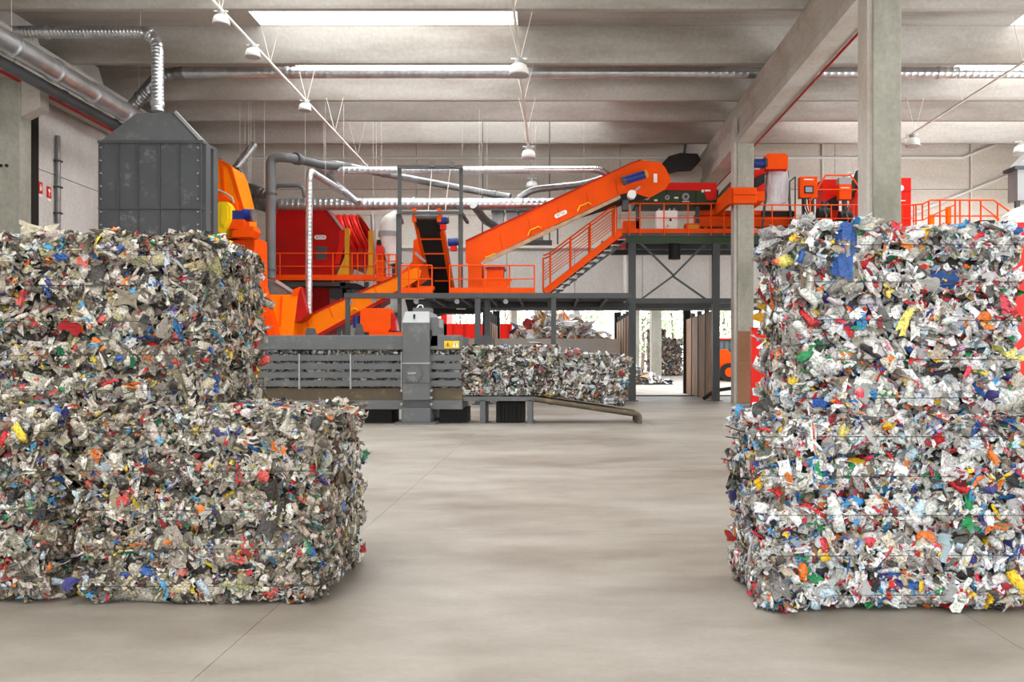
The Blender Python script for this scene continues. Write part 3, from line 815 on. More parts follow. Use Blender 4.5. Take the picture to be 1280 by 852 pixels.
r_ = thing('run_out_table', 'dark steel run-out table with sloping ramp in front of the baler', 'table', (ux(680, DB), DB + 0.6, 0))
for dy in (0.0, 1.0):
    MB().box((ux(579, DB), DB + dy, uz(501, DB)), (ux(668, DB), DB + dy + 0.12, uz(495.5, DB))).build('side_rail', GREY, r_)
    pth = [U(666, 498.5, DB), U(797, 518, DB), U(799.5, 520, DB), U(799.5, 528.5, DB)]
    MB().tube(fillet([p + Vector((0, dy + 0.06, 0)) for p in pth], 0.1), 0.065, 10).build('ramp_rail', RUST, r_)
    for x in (603, 662):
        MB().box((ux(x - 3, DB), DB + dy, 0.0), (ux(x + 3.4, DB), DB + dy + 0.12, uz(500, DB))).build('leg', GREY, r_)
    MB().box((ux(657, DB), DB + dy - 0.04, 0.0), (ux(668, DB), DB + dy + 0.16, 0.02)).build('foot_plate', GREY, r_)
MB().box((ux(579, DB), DB + 0.12, uz(496.5, DB)), (ux(667, DB), DB + 1.0, uz(495.8, DB))).build('table_plate', STEEL, r_)
MB().cyl(U(799.5, 528, DB) + Vector((0, 0.0, 0)), U(799.5, 528, DB) + Vector((0, 1.12, 0)), 0.05, 10).build('cross_tube', RUST, r_)
rb = thing('rubber_block', 'black ribbed rubber block under the run-out table', 'block', (ux(638, DB + 0.4), DB + 0.7, 0))
MB().box((ux(620, DB + 0.4), DB + 0.4, 0), (ux(656, DB + 0.4), DB + 1.0, uz(502, DB + 0.4))).build('block_body', BLACK, rb, bevel=0.02)
for k in range(7):
    x = 622 + k * 5
    MB().box((ux(x, DB + 0.4), DB + 0.36, 0.02), (ux(x + 3, DB + 0.4), DB + 0.42, uz(503, DB + 0.4))).build('rib', BLACK, rb)

# ------------------------------------------------------------------ rails (orange guard rails)
def railing(name, label, pts, mat=None, r=0.024, posts=None, toe=True, mids=1, h=None, group=None):
    """pts: 3-D deck points of a polyline; h: rail height"""
    mat = mat or ORANGE
    pts = [Vector(p) for p in pts]
    t = thing(name, label, 'railing', pts[0], group)
    up = Vector((0, 0, h or 1.05))
    MB().tube([p + up for p in pts], r, 8).build('top_rail', mat, t)
    for k in range(mids):
        MB().tube([p + up * ((k + 1) / (mids + 1)) for p in pts], r * 0.8, 8).build('mid_rail', mat, t)
    if toe:
        m = MB()
        for a, b_ in zip(pts[:-1], pts[1:]): m.bar(a + Vector((0, 0, 0.08)), b_ + Vector((0, 0, 0.08)), 0.02, 0.18)
        m.build('toe_board', mat, t)
    for p in (posts or pts):
        p = Vector(p)
        MB().tube([p - Vector((0, 0, 0.12)), p + up], r * 1.05, 8).build('post', mat, t)
    return t

# ------------------------------------------------------------------ steel platform over the bay, D 28.5
DP = 28.5
ZD = uz(366, DP)
pf = thing('steel_platform', 'dark steel platform with round lamps beneath, behind the baler', 'platform', (ux(640, DP), 30, 0))
MB().box((ux(430, DP), DP, uz(372.5, DP)), (ux(790, DP), DP + 0.16, ZD)).build('front_beam', STEEL, pf)
MB().box((ux(500, DP), 32.0, uz(372.5, DP) - 0.1), (ux(790, DP), 32.2, ZD)).build('back_beam', STEEL, pf)
MB().box((ux(520, DP), DP + 0.16, ZD - 0.06), (ux(790, DP), 32.0, ZD - 0.01)).build('deck_plate', STEEL, pf)
for x in range(540, 790, 36):
    MB().box((ux(x, DP), DP + 0.16, ZD - 0.24), (ux(x, DP) + 0.1, 32.0, ZD - 0.06)).build('joist', STEEL, pf)
for x, w, d in ((434, 5, 0), (597, 7, 0), (609, 7, 0.5), (692, 6, 0)):
    MB().box((ux(x - w / 2, DP + d), DP + d, 0.02), (ux(x + w / 2, DP + d), DP + d + 0.16, ZD - 0.16)).build('post', STEEL, pf)
    MB().box((ux(x - w, DP + d), DP + d - 0.06, 0.0), (ux(x + w, DP + d), DP + d + 0.22, 0.025)).build('post_foot', STEEL, pf)
MB().pbox(593, 419, 615, 434, DP - 0.02, 0.5).build('post_collar', STEEL, pf)
for x, y in ((437, 378), (467, 375), (520, 376.5), (571, 376.5), (632, 376.5)):
    p = U(x, y, DP + 0.1)
    MB().cyl(p, p + Vector((0, 0.12, 0)), 0.085, 14).build('work_lamp', LGREY, pf)
    MB().bar(p + Vector((0, 0.06, 0.0)), p + Vector((0, 0.06, ZD - 0.16 - p.z)), 0.03).build('lamp_bracket', STEEL, pf)
MB().pprism([(506, 374), (603, 374), (603, 388), (592, 391), (552, 391), (540, 396), (512, 396)], 32.3, 0.9).build('under_deck_dark_body', BLACK, pf)  # black body put in for the dark equipment and shadow under the deck
MB().pbox(570.5, 385, 582, 386.5, 32.15, 0.1).build('tube_light', WHITE, pf)

g = thing('hoist_frame', 'tall dark steel frame with two posts over the steep belt', 'frame', (ux(536, DP), DP, ZD))
for x in (498, 575.5):
    MB().box((ux(x - 2.2, DP), DP + 0.17, 0.0 if x < 530 else ZD), (ux(x + 2.2, DP), DP + 0.29, uz(205, DP))).build('post', STEEL, g)
    MB().box((ux(x - 2.2, 31.2), 31.1, ZD), (ux(x + 2.2, 31.2), 31.2, uz(268, 31.2))).build('rear_post', STEEL, g)
    MB().bar(U(x, 264, DP + 0.08), U(x + (5 if x < 530 else 9), 278, 31.1), 0.1).build('side_strut', STEEL, g)
MB().box((ux(496, DP), DP + 0.03, uz(210, DP)), (ux(578, DP), DP + 0.13, uz(206, DP))).build('top_bar', STEEL, g)
MB().box((ux(496, DP), DP + 0.03, uz(267, DP)), (ux(578, DP), DP + 0.13, uz(263.5, DP))).build('mid_bar', STEEL, g)
for x in (540, 565):
    MB().pbox(x - 3, 203, x + 3, 208.5, DP - 0.03, 0.2).build('trolley', GREY, g)
for x, x2 in ((540, 535), (563, 556)):
    MB().tube([U(x, 208, DP + 0.08), U(x2, 268, DP + 0.08)], 0.014, 6).build('hoist_cable', CABLE, g)

# steep belt seen from below, rising towards the viewer
sb = thing('steep_conveyor', 'steep black belt conveyor with orange frame and cross bars under the frame', 'conveyor', (ux(555, 31), 31, ZD))
TL, TR = U(518, 272, 28.75), U(549, 272, 28.75)
BL, BR = U(541, 366, 31.2), U(566, 366, 31.2)
n_ = Vector((0, 0.25, 0.12))
MB().add([TL, TR, BR, BL, TL + n_, TR + n_, BR + n_, BL + n_], [(0, 3, 2, 1), (4, 5, 6, 7), (0, 1, 5, 4), (1, 2, 6, 5), (2, 3, 7, 6), (3, 0, 4, 7)]).build('belt', BLACK, sb)
for a, b_ in ((TL, BL), (TR, BR)):
    MB().bar(a + Vector((0, 0.1, 0.15)), b_ + Vector((0, 0.1, 0)), 0.12, 0.32).build('side_frame', ORANGE, sb)
for f in (0.27, 0.46, 0.65, 0.83):
    MB().bar(TL.lerp(BL, f) - Vector((0, 0.03, 0)), TR.lerp(BR, f) - Vector((0, 0.03, 0)), 0.05).build('cross_bar', ORANGE, sb)
MB().cyl(TL + Vector((0.02, 0.06, 0.1)), TR + Vector((-0.02, 0.06, 0.1)), 0.16, 16).build('head_drum', GALVD, sb)
for q in (TL, TR):
    MB().bar(q + Vector((0, 0, -0.15)), q + Vector((0, 0, 0.3)), 0.14).build('bearing_plate', ORANGE, sb)
for (x, y) in ((553, 276), (566, 303)):
    p = U(x, y, 28.9)
    mo = MB().cyl(p + Vector((-0.16, 0, 0)), p + Vector((0.16, 0, 0.03)), 0.14, 12).build('drive_motor', BLUE, sb)
    MB().cyl(p + Vector((0.16, 0, 0.03)), p + Vector((0.22, 0, 0.03)), 0.12, 12).build('fan_cowl', STEEL, mo)
    MB().pbox(x - 3, y + 4, x + 4, y + 10, 28.85, 0.25).build('gearbox', REDB, sb)
MB().pprism([(517, 300), (526, 296), (540, 362), (530, 364), (513, 364)], 30.2, 0.5).build('side_cover', ORANGE, sb)
MB().bar(U(519, 316, 29.9), U(532, 327, 29.9), 0.09).build('guide_roller', LGREY, sb)
MB().pprism([(524, 357), (540, 346), (542, 352), (530, 362)], 30.0, 0.4).build('return_chute', BLACK, sb)

# railings on the platform
zr = ZD + 0.02
def px_pts(xs_, D, z): return [(ux(x, D), D, z) for x in xs_]
railing('guard_rail', 'short orange guard rail left of the steep belt', px_pts([502, 511, 523, 540], DP + 0.1, zr), h=0.93)
railing('guard_rail', 'orange guard rail between the steep belt and the stair foot', px_pts([562, 575, 606, 637, 668], DP + 0.1, zr), h=0.93)

# ------------------------------------------------------------------ big inclined conveyor
DI = 29.3
ic = thing('inclined_conveyor', 'long orange inclined conveyor rising to the right with oval badge', 'conveyor', (ux(600, DI), DI + 0.5, ZD))
poly = [(582, 301), (690, 249), (790, 203.5), (801, 200), (826, 203), (832, 210), (839, 224), (832, 236), (812, 247), (790, 240), (775, 243), (690, 283), (605, 324), (600, 329), (582, 329)]
MB().pprism(poly, DI, 0.06).build('side_plate', ORANGE, ic)
MB().pprism(poly, DI + 1.1, 0.06).build('side_plate', ORANGE, ic)
MB().pprism([(583, 306), (790, 210), (826, 206), (837, 224), (820, 238), (690, 277), (600, 320), (584, 322)], DI + 0.06, 1.04).build('belt_body', BLACK, ic)
MB().pprism([(582, 300), (790, 202.5), (801, 199), (801, 200.6), (790, 204), (582, 302)], DI - 0.03, 1.22).build('top_flange', RED, ic)
MB().pprism([(603, 325), (775, 243.5), (776, 247.5), (604, 330)], DI - 0.05, 0.1).build('lower_rail', paint('tan_dusty_steel', (188, 150, 120), 0.6, 0.35, scale=4), ic)
for (x, y) in ((605, 322), (660, 288), (722, 258)):
    MB().tube([U(x, y + 6, DI - 0.03), U(x + 3, y - 1, DI - 0.03), U(x + 7, y - 2, DI - 0.03), U(x + 13, y - 5, DI - 0.03), U(x + 17, y - 3, DI - 0.03)], 0.02, 6).build('yellow_cable', YEL, ic)
for k in range(5):
    x = 625 + k * 36; y = 306 - k * 17.2
    MB().bar(U(x, y - 13, DI - 0.005), U(x + 3, y + 6, DI - 0.005), 0.012, 0.012).build('plate_seam', RED, ic)

def text_mesh(name, s, size, mat, parent, mtx):
    cu = bpy.data.curves.new(name, 'FONT'); cu.body = s; cu.size = size; cu.align_x = 'CENTER'; cu.align_y = 'CENTER'; cu.extrude = 0.002
    to = bpy.data.objects.new(name, cu)
    me = bpy.data.meshes.new_from_object(to)
    bpy.data.objects.remove(to)
    me.materials.clear(); me.materials.append(mat)
    o = bpy.data.objects.new(name, me); col.objects.link(o); o.parent = parent
    o.matrix_local = Matrix.Translation(-LOC[parent]) @ mtx
    return o

def badge(parent, c, w, h, ang):
    pts = []
    for k in range(9): a = math.pi / 2 + math.pi * k / 8; pts.append((-(w - h) / 2 + h / 2 * math.cos(a), h / 2 * math.sin(a)))
    for k in range(9): a = -math.pi / 2 + math.pi * k / 8; pts.append(((w - h) / 2 + h / 2 * math.cos(a), h / 2 * math.sin(a)))
    ca, sa = math.cos(ang), math.sin(ang)
    pp = [(c.x + x * ca - y * sa, c.z + x * sa + y * ca) for x, y in pts]
    bd = MB().prism(pp, c.y - 0.012, c.y).build('oval_badge', WHITE, parent)
    text_mesh('badge_lettering', 'BTTA', h * 0.82, STEEL, bd, Matrix.Translation((c.x, c.y - 0.014, c.z)) @ Matrix.Rotation(-ang, 4, 'Y') @ Matrix.Rotation(math.pi / 2, 4, 'X'))
badge(ic, U(701, 267.5, DI), 0.47, 0.15, math.radians(25))
# head motor
p = U(782, 225, DI - 0.2); q = U(806, 218, DI - 0.2)
hm = MB().cyl(p, q, 0.14, 14).build('drive_motor', BLUE, ic)
MB().cyl(q, q + (q - p).normalized() * 0.1, 0.15, 14).build('fan_cowl', MUST, hm)
MB().cyl(p - (q - p).normalized() * 0.12, p, 0.16, 14).build('motor_flange', STEEL, hm)
MB().pbox(817, 217, 821.5, 228, DI - 0.02, 0.02).build('rating_label', WHITE, ic)
p = U(790, 242.5, DI - 0.3)
MB().cyl(p, p + Vector((0, 0.3, 0)), 0.15, 20).build('pulley_guard', WHITE, ic)
MB().bar(U(792, 240, DI - 0.25), U(800, 233, DI - 0.25), 0.06).build('guard_arm', LGREY, ic)
MB().pbox(778, 238, 786, 262, DI + 0.1, 0.4).build('head_support', STEEL, ic)
MB().bar(U(697, 283, DI + 0.1), U(697, 305, DI + 0.1), 0.06).build('hanger', STEEL, ic)
# tail boxes standing on the deck
tb = thing('tail_hopper', 'orange receiving boxes on the platform at the foot of the big conveyor', 'hopper', (ux(606, 29.6), 29.8, ZD))
MB().pbox(585, 329, 602, 364, 29.3, 1.0).build('tail_box', ORANGE, tb)
MB().pbox(608, 335, 629, 362, 29.5, 0.8).build('feed_box', ORANGE, tb)
MB().pbox(607, 333, 631, 336, 29.45, 0.9).build('box_rim', RED, tb)
MB().pprism([(602, 349), (640, 349), (632, 362), (602, 362)], 29.2, 0.15).build('side_tray', ORANGE, tb)

# ------------------------------------------------------------------ stairs
DS = 29.95
stt = thing('steel_stairs', 'orange sided steel stairs climbing from the platform to the sorting deck', 'stairs', (ux(690, DS), DS + 0.4, ZD))
A, B = U(681, 365, DS), U(776, 290, DS)
for dy in (0.0, 0.85):
    m = MB()
    d = (B - A)
    m.bar(A + Vector((0, dy, 0)), B + Vector((0, dy, 0)), 0.05, 0.24)
    m.build('stringer', ORANGE if dy == 0 else STEEL, stt)
N_ = 11
for k in range(N_):
    p = A.lerp(B, (k + 0.5) / N_)
    MB().box((p.x + 0.02, DS + 0.03, p.z - 0.19), (p.x + 0.30, DS + 0.83, p.z - 0.15)).build('tread', GALVD, stt)
MB().bar(A + Vector((0.15, 0.42, -0.2)), B + Vector((0.2, 0.42, -0.28)), 0.7, 0.03).build('soffit_plate', STEEL, stt)
up = Vector((0, 0, 1.0))
A2, B2 = U(679, 357, DS), U(768, 291, DS)
for dy in (-0.03, 0.88):
    o_ = Vector((0, dy, 0))
    MB().tube([A2 + up * 1.08 + o_, A2.lerp(B2, 0.08) + up + o_, B2 + up * 1.0 + o_], 0.028, 8).build('handrail', ORANGE, stt)
    for h in (0.28, 0.5, 0.72):
        MB().tube([A2 + up * h + o_, B2 + up * h + o_], 0.016, 6).build('rail_bar', ORANGE, stt)
    for f in (0.0, 0.1, 0.385, 0.66, 1.0):
        q = A2.lerp(B2, f)
        MB().tube([q - up * 0.15 + o_, q + up * 1.0 + o_], 0.036 if f not in (0.0,) else 0.03, 8).build('post', ORANGE, stt)

# ------------------------------------------------------------------ sorting deck on the right
DQ = 30.95
ZQ = uz(290, DQ)
sd = thing('sorting_deck', 'high steel sorting deck with orange edge beam and braced legs', 'platform', (ux(900, DQ), DQ + 1.5, 0))
x0, x1 = ux(772, DQ), ux(1150, DQ)
MB().box((x0, DQ, ZQ - 0.03), (x1, DQ + 0.08, ZQ + 0.13)).build('edge_beam', ORANGE, sd)
MB().box((x0, DQ + 0.08, ZQ - 0.14), (x1, 34.6, ZQ)).build('deck_plate', STEEL, sd)
for yy in (DQ + 0.15, 32.8, 34.4):
    MB().box((x0, yy, ZQ - 0.38), (x1, yy + 0.18, ZQ - 0.14)).build('main_beam', GREEN if yy < 31.5 else STEEL, sd)
for x in (790.5, 895.5, 1010, 1120):
    for yy in ((DQ + 0.2, 34.2) if x > 900 else (DQ + 0.2,)):
        xx = ux(x, DQ + 0.2)
        MB().box((xx - 0.13, yy, 0.02), (xx + 0.13, yy + 0.26, ZQ - 0.38)).build('leg', STEEL, sd)
        MB().box((xx - 0.22, yy - 0.08, 0.0), (xx + 0.22, yy + 0.34, 0.03)).build('leg_foot', STEEL, sd)
for (xa, ya, xb, yb) in ((795, 298, 843, 345), (888, 298, 841, 345), (841, 345, 800, 375), (841, 345, 884, 375), (902, 298, 930, 325)):
    MB().bar(U(xa, ya, DQ + 0.3), U(xb, yb, DQ + 0.3), 0.07).build('brace', STEEL, sd)
MB().box((ux(782, DQ), DQ + 0.22, uz(378, DQ)), (ux(960, DQ), DQ + 0.4, uz(372, DQ))).build('tie_beam', STEEL, sd)
MB().box((ux(782, DQ), 34.2, uz(378, DQ)), (ux(960, DQ), 34.4, uz(370, DQ))).build('tie_beam', STEEL, sd)
p = U(843, 299, DQ + 0.7)
MB().cyl(p, p - Vector((0, 0, 0.75)), 0.23, 16).build('drop_chute', BLACK, sd)
MB().pbox(765, 296, 782, 310, DQ - 0.3, 0.5).build('landing_bracket', RED, sd)
MB().pbox(752, 301, 781, 309, DQ - 0.2, 0.4).build('landing_beam', STEEL, sd)
railing('guard_rail', 'orange guard rail on the sorting deck left of the brown column', px_pts([771, 786, 800, 830, 860, 889, 905, 917], DQ - 0.02, ZQ), h=1.05, toe=False)
railing('guard_rail', 'orange guard rail on the sorting deck right of the brown column', px_pts([942, 965, 994, 1012, 1039, 1067, 1085, 1128, 1142], DQ - 0.02, ZQ), h=1.0, toe=False)

# sorter machine
so = thing('optical_sorter', 'long dark green sorting machine with red hood on the sorting deck', 'machine', (ux(850, 32), 32.4, ZQ))
MB().pbox(793, 237, 898, 256, 31.8, 1.3).build('green_body', GREEN, so)
MB().pprism([(820, 237), (834, 228), (896, 228), (896, 250), (884, 250), (880, 238)], 31.75, 1.3).build('red_hood', REDB, so)
for x in (808, 833, 870): MB().pbox(x - 0.5, 236, x + 0.5, 256, 31.77, 0.05).build('body_seam', BLACK, so)
for (x, y, rr) in ((857, 246, 0.14), (808.5, 247, 0.1), (834, 247, 0.09)):
    c = U(x, y, 31.8)
    k_ = MB().cyl(c, c - Vector((0, 0.06, 0)), rr, 18).build('bearing_housing', LGREY, so)
    MB().cyl(c - Vector((0, 0.06, 0)), c - Vector((0, 0.09, 0)), rr * 0.45, 12).build('shaft_cap', STEEL, k_)
for (x0_, y0_, x1_, y1_) in ((802, 238, 808, 241), (843, 246, 848, 248), (877, 237, 880, 240), (881, 237, 888, 239), (818, 249, 822, 251), (853, 251, 862, 252)):
    MB().pbox(x0_, y0_, x1_, y1_, 31.74, 0.06).build('machine_label', WHITE, so)
for x in (795, 842, 870): MB().pbox(x, 256, x + 4.5, 294, 32, 0.2).build('leg', STEEL, so)
MB().pprism([(896, 250), (914, 229), (918, 229), (918, 253), (896, 256)], 31.6, 1.2).build('outlet_chute', REDB, so)
MB().pprism([(894, 250), (913, 227), (915, 228), (898, 251)], 31.5, 1.4).build('chute_lip', GREEN, so)
# cabinet and boxes on the deck
cb = thing('control_cabinet', 'light grey control cabinet behind the rail on the sorting deck', 'cabinet', (ux(834, 31.5), 31.5, ZQ))
MB().pbox(821, 263, 847, 291, 31.4, 0.5).build('cabinet_body', WHITE, cb, bevel=0.01)
MB().pbox(834, 264.5, 846, 287, 31.37, 0.03).build('cabinet_door', WHITE, cb)
MB().pbox(837, 273, 839.5, 276, 31.34, 0.03).build('door_handle', BLACK, cb)
MB().pprism([(833, 283), (836.5, 283), (834.8, 280)], 31.34, 0.02).build('warning_label', MUST, cb)
for x in (823, 829, 836, 842): MB().pbox(x, 260.5, x + 2, 263, 31.5, 0.1).build('cable_gland', LGREY, cb)
ob = thing('orange_box', 'small orange box with amber lid beside the control cabinet', 'box', (ux(866, 31.3), 31.3, ZQ))
MB().pbox(857, 279, 875, 289.5, 31.2, 0.4).build('box_body', ORANGE, ob)
MB().pbox(859, 281, 873, 287, 31.17, 0.04).build('box_front', MUST, ob)
hc = thing('deck_conveyor', 'horizontal orange conveyor trough on the sorting deck behind the brown column', 'conveyor', (ux(930, 32.5), 32.9, ZQ))
MB().pbox(873, 263, 992, 283, 32.4, 1.1).build('trough', ORANGE, hc)
MB().pbox(873, 268.5, 992, 270, 32.34, 0.08).build('trough_flange', RED, hc)
MB().pbox(953, 264, 994, 270, 32.3, 0.12).build('belt_edge', BLACK, hc)
for x in (880, 905, 950, 975):
    MB().pbox(x, 283, x + 4, 291, 32.5, 0.15).build('foot', ORANGE, hc)
MB().pbox(779, 276, 799, 290, 32, 0.6).build('drive_box', ORANGE, hc)
bw = thing('column_crossing_duct', 'orange box beam wrapped across the front of the brown column', 'beam', (ux(931, 29.3), 29.4, uz(253, 29.3)))
MB().pbox(916.5, 234, 946, 253.5, 29.3, 0.36).build('beam_body', ORANGE, bw, bevel=0.015)
MB().pbox(916.5, 243, 946, 243.8, 29.28, 0.03).build('beam_seam', RED, bw)
MB().box((ux(946, 29.3) - 0.02, 29.4, uz(250, 29.3)), (ux(957, 29.3), 32.3, uz(238, 29.3))).build('side_return', ORANGE, bw)
MB().box((ux(912, 29.3), 29.4, uz(253, 29.3)), (ux(916.5, 29.3) + 0.02, 32.0, uz(234, 29.3))).build('side_return', ORANGE, bw)

# bagging hood with hanging clear bag
bh = thing('bagging_hood', 'orange hood with blue motor and hanging clear plastic bag', 'machine', (ux(970, 31.6), 31.9, ZQ))
MB().pprism([(957, 194), (960, 191.5), (982, 191.5), (985, 195), (985, 211), (957, 211)], 31.5, 0.85).build('hood', ORANGE, bh)
MB().pbox(958.5, 211, 983.5, 213.5, 31.55, 0.75).build('bag_collar', RED, bh)
pts = []; Fs = []
r = random.Random(5)
for j in range(10):
    for i in range(24):
        a = 2 * math.pi * i / 24
        f = j / 9
        w = 0.36 * (1 + 0.16 * math.sin(f * 3) + 0.05 * r.uniform(-1, 1)); wd = 0.3 * (1 - 0.25 * f + 0.1 * r.uniform(-1, 1))
        c = U(971, 212 + 42 * f, 31.92)
        pts.append((c.x + w * max(-1, min(1, 1.2 * math.cos(a))), c.y + wd * math.sin(a) + 0.05 * math.sin(5 * a + 3 * f), c.z))
for j in range(9):
    for i in range(24): Fs.append((j * 24 + i, j * 24 + (i + 1) % 24, (j + 1) * 24 + (i + 1) % 24, (j + 1) * 24 + i))
MB().add(pts, Fs, True).build('clear_bag', BAG, bh)
for i in range(4):
    xx = 962 + 5.5 * i
    MB().tube([U(xx, 214, 31.62), U(xx + r.uniform(-2, 2), 226, 31.62), U(971 + (xx - 971) * 0.5 + r.uniform(-2, 2), 240, 31.64), U(xx + r.uniform(-2, 2), 252, 31.66)], [0.006, 0.012, 0.02, 0.006], 5).build('bag_fold', BAG, bh)
p = U(949, 204, 31.6)
mo = MB().cyl(p - Vector((0.18, 0, 0)), p + Vector((0.2, 0, 0)), 0.17, 14).build('drive_motor', BLUE, bh)
MB().cyl(p + Vector((0.2, 0, 0)), p + Vector((0.28, 0, 0)), 0.2, 14).build('motor_flange', STEEL, mo)
MB().pprism([(944, 212), (956, 212), (956, 240), (944, 236)], 31.6, 0.4).build('feed_chute', REDB, bh)
MB().pprism([(944, 222), (956, 216), (956, 228), (944, 236)], 31.5, 0.2).build('chute_flap', BLACK, bh)
MB().bar(U(960, 213, 31.9), U(952, 294, 31.9), 0.08).build('leg', STEEL, bh)
MB().bar(U(984, 213, 32.2), U(990, 294, 32.2), 0.08).build('leg', STEEL, bh)

cp = thing('operator_console', 'orange control panel box with small grey screen on the sorting deck', 'panel', (ux(1011, 31.8), 31.8, ZQ))
MB().pbox(1000, 220.5, 1022, 247, 31.7, 0.3).build('panel_body', ORANGE, cp, bevel=0.012)
MB().pbox(1005.5, 232, 1017, 241.5, 31.68, 0.03).build('screen_frame', BLACK, cp)
MB().pbox(1007, 233.5, 1015.5, 240, 31.66, 0.03).build('screen', SCREEN, cp)
MB().pbox(1005, 223.5, 1017, 225, 31.68, 0.03).build('name_strip', WHITE, cp)
MB().pbox(1003, 247, 1006, 291, 31.8, 0.1).pbox(1015, 247, 1018, 291, 31.8, 0.1).build('stand', STEEL, cp)
for k in range(4):
    MB().tube([U(1004 + 3 * k, 247, 31.75), U(1003 + 4 * k, 256, 31.7), U(1009 + 2 * k, 268, 31.75), U(1012 + k, 285, 31.8)], 0.025, 6).build('cable', BLACK, cp)
MB().bar(U(987, 227, 31.6), U(994, 221, 31.6), 0.05).bar(U(987, 227, 31.6), U(987, 255, 31.6), 0.05).bar(U(994, 221, 31.6), U(994, 291, 31.6), 0.05).build('open_frame', STEEL, cp)

rc = thing('red_cabinet', 'bright red machine cabinet behind the rail, left of the white-fronted box', 'cabinet', (ux(1038, 32.6), 32.9, ZQ))
MB().pbox(1028, 224, 1049, 295, 32.5, 0.8).build('cabinet_body', REDB, rc, bevel=0.012)
MB().pprism([(1032, 252), (1048, 243), (1048, 262), (1032, 262)], 32.45, 0.06).build('opening', BLACK, rc)
ob2 = thing('switch_box', 'orange switch box with white notice on the sorting deck', 'box', (ux(1057, 31.9), 31.9, ZQ))
MB().pbox(1049, 230, 1064.5, 249, 31.85, 0.3).build('box_body', ORANGE, ob2, bevel=0.01)
MB().pbox(1049, 221.5, 1064.5, 230, 31.85, 0.3).build('notice_plate', LGREY, ob2)
MB().pbox(1051, 234, 1062, 235, 31.83, 0.03).build('name_strip', WHITE, ob2)
MB().pbox(1054, 249, 1059, 291, 31.95, 0.15).build('stand', STEEL, ob2)
rs = thing('red_chute', 'dark inclined chute with red wedge casing behind the near column', 'chute', (ux(1078, 32.6), 32.9, ZQ))
MB().pprism([(1072, 240), (1084, 222), (1100, 222), (1100, 295), (1068, 295)], 32.5, 0.9).build('wedge_casing', REDB, rs)
MB().pprism([(1064, 244), (1079, 208), (1088, 204), (1092, 222), (1075, 244)], 32.8, 0.8).build('dark_chute', BLACK, rs)
rc2 = thing('red_cabinet', 'tall bright red cabinet with white disc right of the near column', 'cabinet', (ux(1130, 31.6), 31.9, ZQ))
MB().pbox(1112, 222, 1139, 291, 31.6, 0.8).build('cabinet_body', REDB, rc2, bevel=0.012)
c = U(1126, 235, 31.6)
MB().cyl(c, c - Vector((0, 0.03, 0)), 0.11, 18).build('white_disc', WHITE, rc2)
MB().pbox(1112, 238.3, 1139, 239, 31.58, 0.04).build('door_seam', RED, rc2)
MB().pbox(1125, 250, 1132, 251, 31.56, 0.05).build('handle', WHITE, rc2)
# machinery clutter below rail: motors and pipework on the right deck
for k, (x, y, D, lb) in enumerate(((1029, 268, 31.9, 'black pump unit behind the rail below the orange control panel'), (1056, 272, 31.7, 'black motor unit behind the rail below the switch box'))):
    pu = thing('pump_unit', lb, 'pump', (ux(x, D), D, ZQ))
    p = U(x, y, D)
    MB().cyl(p - Vector((0.22, 0, 0)), p + Vector((0.22, 0, 0)), 0.25, 14).build('pump_body', BLACK, pu)
    MB().cyl(p + Vector((0, 0, 0.2)), p + Vector((0, 0, 0.5)), 0.09, 10).build('outlet', STEEL, pu)
    MB().box((p.x - 0.25, D - 0.2, ZQ), (p.x + 0.25, D + 0.2, p.z - 0.2)).build('pump_base', RED, pu)
    MB().tube([p + Vector((-0.1, -0.2, -0.4)), p + Vector((0.05, -0.25, -0.1)), p + Vector((-0.05, -0.25, 0.15)), p + Vector((0.1, -0.2, 0.4))], 0.04, 6).build('hose', FOIL, pu)
# raised orange frame rail
fr = thing('raised_frame', 'orange tubular frame with sloped ends above the guard rail', 'frame', (ux(1046, 31.3), 31.3, ZQ))
MB().tube([U(1012, 252, 31.3), U(1032, 219, 31.3), U(1063, 219, 31.3), U(1084, 247, 31.3)], 0.035, 8).build('arched_rail', ORANGE, fr)
MB().tube([U(1020, 237, 31.3), U(1076, 237, 31.3)], 0.025, 8).build('cross_rail', ORANGE, fr)
for x in (1012.5, 1083.5):
    MB().tube([U(x, 250, 31.3), U(x, 290, 31.3)], 0.035, 8).build('upright', ORANGE, fr)

# far right stairs and frame
fs_ = thing('stair_platform', 'orange railed stair platform at the far right above the bale', 'stairs', (ux(1210, 29), 29.5, 0))
Zs = uz(290, 29)
for xa, xb in ((1140, 1150), (1150, 1162)):
    pass
rail_pts = [(1140, 256), (1153, 255), (1163, 250), (1242, 250), (1280, 277), (1300, 292)]
for D in (29.0, 30.2):
    MB().tube([U(x, y, D) for x, y in rail_pts], 0.03, 8).build('top_rail', ORANGE, fs_)
    MB().tube([U(x, y + (20 if x < 1250 else 24), D) for x, y in rail_pts], 0.024, 8).build('mid_rail', ORANGE, fs_)
    for x, y in ((1145, 256), (1153, 255), (1161, 251), (1175, 250), (1194, 250), (1200, 250), (1212, 250), (1226, 250), (1247, 254), (1262, 264)):
        MB().tube([U(x, y, D), U(x, 292, D)], 0.03, 8).build('post', ORANGE, fs_)
MB().tube([U(1160, 272, 29.0), U(1193, 256, 29.0)], 0.022, 8).build('brace_rail', ORANGE, fs_)
MB().tube([U(1226, 256, 29.0), U(1262, 284, 29.0)], 0.022, 8).build('brace_rail', ORANGE, fs_)
MB().box((ux(1160, 29), 29.0, Zs - 0.1), (ux(1242, 29), 30.2, Zs + 0.18)).build('deck_edge', ORANGE, fs_)
MB().box((ux(1140, 29), 29.0, Zs - 0.2), (ux(1160, 29), 30.2, Zs - 0.05)).build('deck_edge', ORANGE, fs_)
